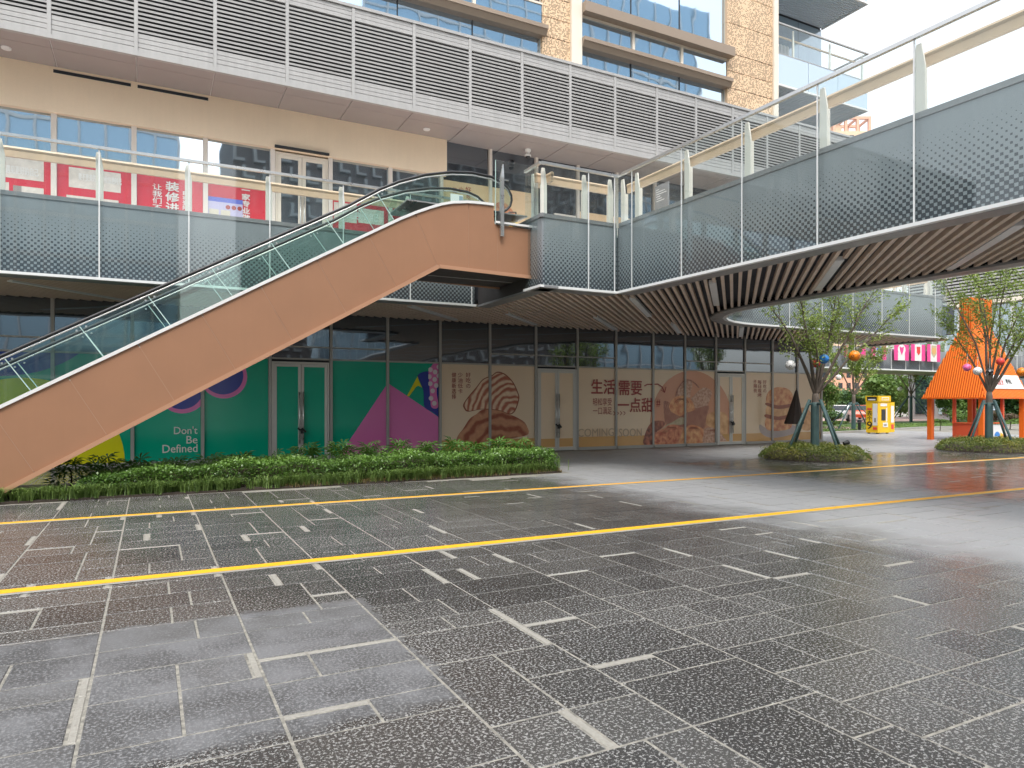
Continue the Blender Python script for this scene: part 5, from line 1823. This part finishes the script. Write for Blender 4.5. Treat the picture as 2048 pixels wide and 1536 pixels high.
# ================================================================== LAWN, KERB AND WHAT LIES BEYOND
L0 = [(15.2, 4.6), (18.8, 4.94), (23.1, 5.7), (27.5, 6.9), (31.8, 7.7), (44.6, 8.2), (70, 8.6)]
lw = MB()
for (x0, y0), (x1, y1) in zip(L0, L0[1:]):
    lw.poly([(x0, y0 + .2, .06), (x1, y1 + .2, .06), (x1 + 4, y1 + 12, .06), (x0 + 4, y0 + 12, .06)])
M['grassm'] = plain('mown_grass', (.07, .13, .025), .9, var=.4, vs_=1.2, grain=.3, gs=30)
M['pinkpave'] = plain('pinkish_path', (.36, .25, .22), .8, var=.15, vs_=1.)
o = lw.build('lawn', 'grassm')
o['kind'] = 'structure'
kb = MB()
for (x0, y0), (x1, y1) in zip(L0, L0[1:]):
    kb.beam((x0, y0 + .1, .05), (x1, y1 + .1, .05), .2, .12)
o = kb.build('kerb', 'stone')
o['kind'] = 'structure'
o = MB().poly([(21, 11.5, .065), (25, 7.3, .065), (27.2, 7.6, .065), (29, 12.5, .065)]).build('path', 'pinkpave')
o['kind'] = 'structure'
o = MB().poly([(15, 16.5, .064), (90, 21, .064), (90, 34, .064), (15, 30, .064)]).build('road', 'pinkpave')
o['kind'] = 'structure'
gl = rg.uniform(0, 1, (5000, 2))
gx = 16 + gl[:, 0] * 34
gy = np.interp(gx, [p[0] for p in L0], [p[1] for p in L0]) + .25 + gl[:, 1] ** 2 * 5
blades('lawn_grass', np.stack([gx, gy, np.full(5000, .06)], 1), .12, 'leaf_grass', None, 8, .03, .8, kind='stuff')

far_n = [0]


def far_tree(px_, dep, ytop, half, mt, label, ybase=838, n=1500, group='leafy trees beyond the lawn', kind='far_tree'):
    """A broad crown of leaf clumps on a trunk; sizes taken from the photograph at the tree's distance."""
    far_n[0] += 1
    sd_ = 100 + far_n[0]
    g_ = np.random.default_rng(sd_)
    c_ = at(px_, 808, dep)
    top = 1.6 + (808 - ytop) / 1400 * dep
    rw = half / 1400 * dep
    low_ = max(.5, 1.6 + (808 - ybase) / 1400 * dep)
    t = thing(kind, label, 'tree' if kind == 'far_tree' else 'shrub', (c_.x, c_.y, 0), group)
    m_ = MB()
    m_.tube([(c_.x, c_.y, 0), (c_.x + .1, c_.y, low_), (c_.x, c_.y, low_ + (top - low_) * .7)], [.05 * rw, .045 * rw, .015 * rw], 7)
    for k in range(6):
        a = k * 1.05 + .3
        m_.tube([(c_.x + .05, c_.y, low_ + .1 * k * (top - low_) * .5), (c_.x + rw * .55 * math.cos(a), c_.y + rw * .55 * math.sin(a), low_ + (top - low_) * (.4 + .08 * k))], [.025 * rw, .008 * rw], 5, False)
    m_.build('trunk', 'bark', t, True)
    nc = 34
    cc_ = []
    for k in range(nc):
        while True:
            p = g_.uniform(-1, 1, 3)
            if p @ p < 1:
                break
        p = p / max(np.linalg.norm(p), .3) * g_.uniform(.35, .9)
        cc_.append(p)
    cc_ = np.array(cc_)
    idx = g_.integers(0, nc, n)
    pts = cc_[idx] + g_.normal(0, .15, (n, 3))
    mid = (top + low_) / 2
    P = np.stack([c_.x + pts[:, 0] * rw, c_.y + pts[:, 1] * rw, mid + pts[:, 2] * (top - low_) / 2], 1)
    P = P[P[:, 2] > .1]
    tn = g_.uniform(.1, .9, nc)[idx][:len(P)]
    leaves('crown', P, max(.12, rw * .2), mt, t, sd_, .4, tn, kind='stuff')


for a in ((1652, 60, 742, 26, 'leaf_far', 'light green tree just right of the shop corner'), (1692, 72, 776, 34, 'leaf_fard', 'dark green low tree behind the parked cars'),
          (1735, 84, 765, 34, 'leaf_fard', 'dark green tree rising behind the yellow vending machine'), (1758, 70, 742, 44, 'leaf_far', 'broad light green tree above the vending machine'),
          (1800, 82, 738, 36, 'leaf_far', 'light green tree behind the small staked lawn tree'), (1838, 74, 744, 36, 'leaf_far', 'light green tree just left of the kiosk posts'),
          (1900, 58, 772, 30, 'leaf_far', 'pale tree seen through the kiosk between its left posts'), (1935, 62, 785, 34, 'leaf_fard', 'dark conifer-like tree seen through the kiosk opening'),
          (1985, 66, 765, 36, 'leaf_fard', 'dark tree behind the kiosk tree trunk'), (2035, 62, 760, 40, 'leaf_fard', 'dark tree at the right picture edge behind the kiosk')):
    far_tree(*a[:5], a[5], n=2600)
for a in ((1667, 47, 822, 22, 'leaf_fard', 'round dark shrub at the foot of the shop corner'), (1662, 45, 848, 30, 'leaf_far', 'low light green shrub below the round shrub'),
          (1755, 58, 800, 14, 'leaf_far', 'small light shrub behind the vending machine'),
          (1880, 42, 838, 16, 'leaf_far', 'pale shrub between the kiosk posts'), (1915, 44, 818, 22, 'leaf_far', 'rounded green shrub behind the kiosk counter'), (1945, 45, 815, 18, 'leaf_far', 'second rounded shrub behind the kiosk counter'),
          (1990, 46, 820, 22, 'leaf_red', 'purple brown shrub behind the white kiosk counter'), (2020, 44, 826, 20, 'leaf_red', 'purple brown shrub right of the white counter'), (2040, 43, 838, 22, 'leaf_far', 'light shrub at the right picture edge')):
    far_tree(*a[:5], a[5], ybase=862, n=1500, group='shrubs round the lawn', kind='shrub')


def car(px_, dep, ybase, heading, mt, label):
    c_ = at(px_, 808, dep)
    t = thing('parked_car', label, 'car', (c_.x, c_.y, .06), 'cars parked beyond the lawn')
    Mx = Matrix.Translation((c_.x, c_.y, .06)) @ Matrix.Rotation(heading, 4, 'Z')

    def bld_(nm, m_, mm, sm=False):
        m_.v = [tuple(Mx @ Vector(v)) for v in m_.v]
        return m_.build(nm, mm, t, sm)
    body = [(-2.2, .3), (-2.25, .6), (-2.1, .85), (-1.3, .95), (-.7, 1.4), (.7, 1.45), (1.5, 1.0), (2.15, .9), (2.25, .55), (2.2, .3)]
    bld_('body', MB().prism([(x, -.85, z) for x, z in body], (0, 1.7, 0)), mt)
    bld_('side_window', MB().prism([(x, -.862, z) for x, z in ((-1.15, .97), (-.65, 1.34), (.65, 1.38), (1.25, 1.02))], (0, .01, 0)), 'cargl')
    bld_('side_window', MB().prism([(x, .852, z) for x, z in ((-1.15, .97), (-.65, 1.34), (.65, 1.38), (1.25, 1.02))], (0, .01, 0)), 'cargl')
    bld_('windscreen', MB().poly([(-1.28, -.75, .985), (-.74, -.68, 1.39), (-.74, .68, 1.39), (-1.28, .75, .985)]), 'cargl')
    for x in (-1.4, 1.4):
        for y in (-.86, .86):
            w_ = bld_('wheel', MB().tube([(x, y - .1, .32), (x, y + .1, .32)], .32, 14), 'tyre')
            m_ = MB().tube([(x, y - .11, .32), (x, y + .11, .32)], .19, 10)
            m_.v = [tuple(Mx @ Vector(v)) for v in m_.v]
            m_.build('rim', 'steel', w_)
    for y in (-.6, .6):
        bld_('headlight', MB().box(-2.27, -2.2, y - .18, y + .18, .62, .75), 'light')


car(1680, 62, 0, .5, 'carw', 'white car parked behind the round shrub')
car(1716, 66, 0, .7, 'carr', 'red orange car parked behind the staked tree')
car(1745, 72, 0, .4, 'carw', 'white car mostly hidden by the vending machine')

# second footbridge across the far end, with pink banners
fb = thing('far_footbridge', 'second grey footbridge beyond the lawn hung with pink banners', 'footbridge', (30, 12.7, 0))
bx('deck', 'band', fb, 24, 56, 12.8, 17, 4.15, 5.3)
for i in range(19):
    a, b = 24 + i * 1.68, 24 + (i + 1) * 1.68 - .03
    bx('fascia_panel', 'frit', fb, a, b, 12.7, 12.75, 4.2, 5.7)
    bx('glass_joint', 'lip', fb, b, b + .03, 12.66, 12.76, 4.2, 6.9)
    bx('glass_panel', 'rail_glass', fb, a, b, 12.7, 12.71, 5.72, 6.88)
bx('lip', 'lip', fb, 24, 56, 12.6, 12.78, 4.1, 4.2)
bx('top_rail', 'steel', fb, 24, 56, 12.66, 12.76, 6.89, 6.95)
bx('soffit', 'stone', fb, 24, 56, 12.8, 17, 4.08, 4.145)
crest_shapes = [((0, -.45), (.32, -.1), (.3, .35), (-.3, .35), (-.32, -.1)), tuple((.36 * math.cos(t * .3927), .36 * math.sin(t * .3927) + .05) for t in range(16)),
                ((0, -.5), (.22, -.05), (.3, .4), (0, .28), (-.3, .4), (-.22, -.05)), ((0, -.5), (.26, -.2), (.26, .4), (-.26, .4), (-.26, -.2))]
for i, (pa, pb, yb) in enumerate(((1743, 1772, 720), (1788, 1817, 721.5), (1822, 1850, 722.5), (1854, 1880, 724), (1688, 1695, 714), (1722, 1731, 716))):
    A, B_ = on_y(pa, 688, 12.4), on_y(pb, yb, 12.4)
    zt_ = A.z if i < 4 else B_.z + .8
    lab = ['pink banner with a white and blue shield, leftmost large one on the far footbridge', 'pink banner with a round white crest on the far footbridge', 'pink banner with white panel and red stripe on the far footbridge',
           'pink banner with a golden crest beside the kiosk roof', 'small pink banner left of the orange ball', 'small pink banner right of the orange ball'][i]
    b = thing('hanging_banner', lab, 'banner', (A.x, 12.4, B_.z), 'pink banners on the far footbridge')
    bx('cloth', 'pink', b, A.x, B_.x, 12.38, 12.4, B_.z, zt_)
    if i < 4:
        cx, cz = (A.x + B_.x) / 2, (zt_ + B_.z) / 2
        hw = (B_.x - A.x) / 2
        bx('white_panel', 'white', b, cx - hw * .5, cx + hw * .45, 12.372, 12.378, B_.z, zt_ if i in (2, 3) else cz)
        MB().poly([(cx + x * 1.5 * hw, 12.366, cz + .15 + z * 1.3 * hw) for x, z in crest_shapes[i]]).build('crest', ['lilac', 'white', 'white', 'straw'][i], b)
        MB().poly([(cx + x * 1.0 * hw, 12.362, cz + .15 + z * .85 * hw) for x, z in crest_shapes[(i + 1) % 4]]).build('crest_mark', ['blueprint', 'pink', 'b_red', 'ochre'][i], b)

# louvred building at the right edge, seen across the kiosk
rb = thing('louvred_building', 'grey building with horizontal louvres and tall windows behind the kiosk', 'building', (55, 5, 0))
bx('wall', 'alu', rb, 55.1, 70, -16, 24, 0, 30)
for j in range(22):
    bx('louvre', 'alu', rb, 54.75, 55.08, -16, 23.9, 11.2 + j * .3, 11.36 + j * .3)
bx('louvre_backing', 'alu_dark', rb, 55.03, 55.09, -16, 23.9, 11.1, 18)
for k in range(17):
    y = -15.5 + k * 2.3
    bx('window', 'glass_pale', rb, 55.0, 55.08, y, y + 1.9, 6.6, 10.6)
    bx('window', 'glass_up', rb, 55.0, 55.08, y, y + 1.9, .6, 4.6)
    bx('pier', 'white', rb, 54.8, 55.09, y + 1.95, y + 2.25, 4.9, 11.1)
bx('ledge', 'cream', rb, 54.4, 55.09, -16, 24, 10.7, 11.05)
bx('ledge', 'stone', rb, 54.4, 55.09, -16, 24, 4.7, 4.88)
for k in range(8):
    bx('upper_window', 'glass_tower', rb, 55.0, 55.08, -15 + k * 4.8, -10.6 + k * 4.8, 19, 27)


def block(name, label, px0, px1, ytop, dep, mt, thick, floors, cols, base=0., winmat='cargl', loc=None):
    A, B_ = at(px0, 808, dep), at(px1, 808, dep)
    top = 1.6 + (808 - ytop) / 1400 * dep
    wd = (B_ - A).length
    t = thing(name, label, 'building', tuple(A) if loc is None else loc)
    t.location.z = 0
    ex = (B_ - A).normalized()
    ey = Vector((-ex.y, ex.x, 0))
    A = Vector((A.x, A.y, 0))

    def q(u, v, z):
        return A + ex * u + ey * v + Vector((0, 0, z))

    def bb(nm, mm, u0, u1, v0, v1, z0, z1):
        return MB().hexa([q(u0, v0, z0), q(u1, v0, z0), q(u1, v1, z0), q(u0, v1, z0), q(u0, v0, z1), q(u1, v0, z1), q(u1, v1, z1), q(u0, v1, z1)]).build(nm, mm, t)
    bb('wall', mt, 0, wd, 0, thick, base, top)
    fh, cw = (top - 2) / floors, wd / cols
    for i in range(floors):
        for j in range(cols):
            bb('window', winmat, cw * (j + .25), cw * (j + .75), -.06, .02, 2 + fh * (i + .2), 2 + fh * (i + .72))
    return t, bb, wd, top


t, bb, wd, top = block('apartment_house', 'salmon pink house showing through the trees left of the vending machine', 1640, 1738, 738, 112, 'salmon', 9, 3, 6)
bb('roof', 'peach', -.5, wd + .5, -.6, 9.5, top, top + .5)
t, bb, wd, top = block('apartment_tower', 'peach coloured far tower with open frame on its roof, beyond the bridge railing', 1660, 1747, 262, 160, 'peach', 14, 18, 5)
for u in (1.5, 4.2, 6.9, wd - .3):
    bb('roof_post', 'salmon', u - .3, u + .3, 1, 1.6, top, top + 3.2)
    bb('roof_post', 'salmon', u - .3, u + .3, 6, 6.6, top, top + 3.2)
for v in (1, 6):
    bb('roof_beam', 'salmon', 1, wd, v, v + .6, top + 3.2, top + 3.8)
for u in (1.5, 4.2, 6.9, wd - .3):
    bb('roof_beam', 'salmon', u - .2, u + .2, 1.65, 5.95, top + 3.22, top + 3.7)
bb('roof_hut', 'peach', 0, 3.6, 2, 8, top + .01, top + 2.2)

# ---- the other side of the plaza, behind the camera: seen only as reflections in the glazing
M['tw_glass'] = facade_glass('light_blue_tower_glass', (.25, .4, .5), .35, (.6, .78, .92), .05)


def tower(name, label, x0, x1, y0, y1, h_, mt, mull, floor_h, bay, depth_=.25):
    t = thing(name, label, 'building', (x0, y0, 0))
    bx('glass_front', mt, t, x0, x1, y1, y0, 0, h_)
    m_ = MB()
    n_ = int((x1 - x0) / bay)
    for i in range(n_ + 1):
        x = x0 + (x1 - x0) * i / n_
        m_.box(x - .12, x + .12, y0 + .01, y0 + depth_, 0, h_)
    m_.build('mullions', mull, t, kind='stuff')
    m_ = MB()
    for i in range(1, int(h_ / floor_h)):
        m_.box(x0, x1, y0 + .012, y0 + depth_ * .6, i * floor_h - .18, i * floor_h + .18)
    m_.build('floor_bands', mull, t, kind='stuff')
    return t


tower('glass_tower', 'tall pale blue glass tower across the plaza, mirrored in the upper windows', -64, -10.5, -72, -100, 90, 'tw_glass', 'white', 4.2, 2.4)
tower('glass_tower', 'second pale blue glass tower across the plaza, mirrored in the tower windows', 14, 76, -78, -105, 73, 'tw_glass', 'white', 4.2, 3.2)
lt = thing('lattice_building', 'dark building with projecting square lattice across the plaza, mirrored in the windows', 'building', (-8, -62, 0))
bx('wall', 'lattice', lt, -4, 44, -77, -62.3, 0, 35)
for i in range(24):
    m_ = MB()
    for j in range(17):
        x, z = -4 + i * 2 + (j % 2) * 1., 1 + j * 2.
        m_.box(x, x + 1.2, -62.3, -61.7, z, z + .3).box(x, x + .3, -62.3, -61.69, z + .3, z + 1.5)
    m_.build('lattice_column', 'stone', lt, kind='stuff')
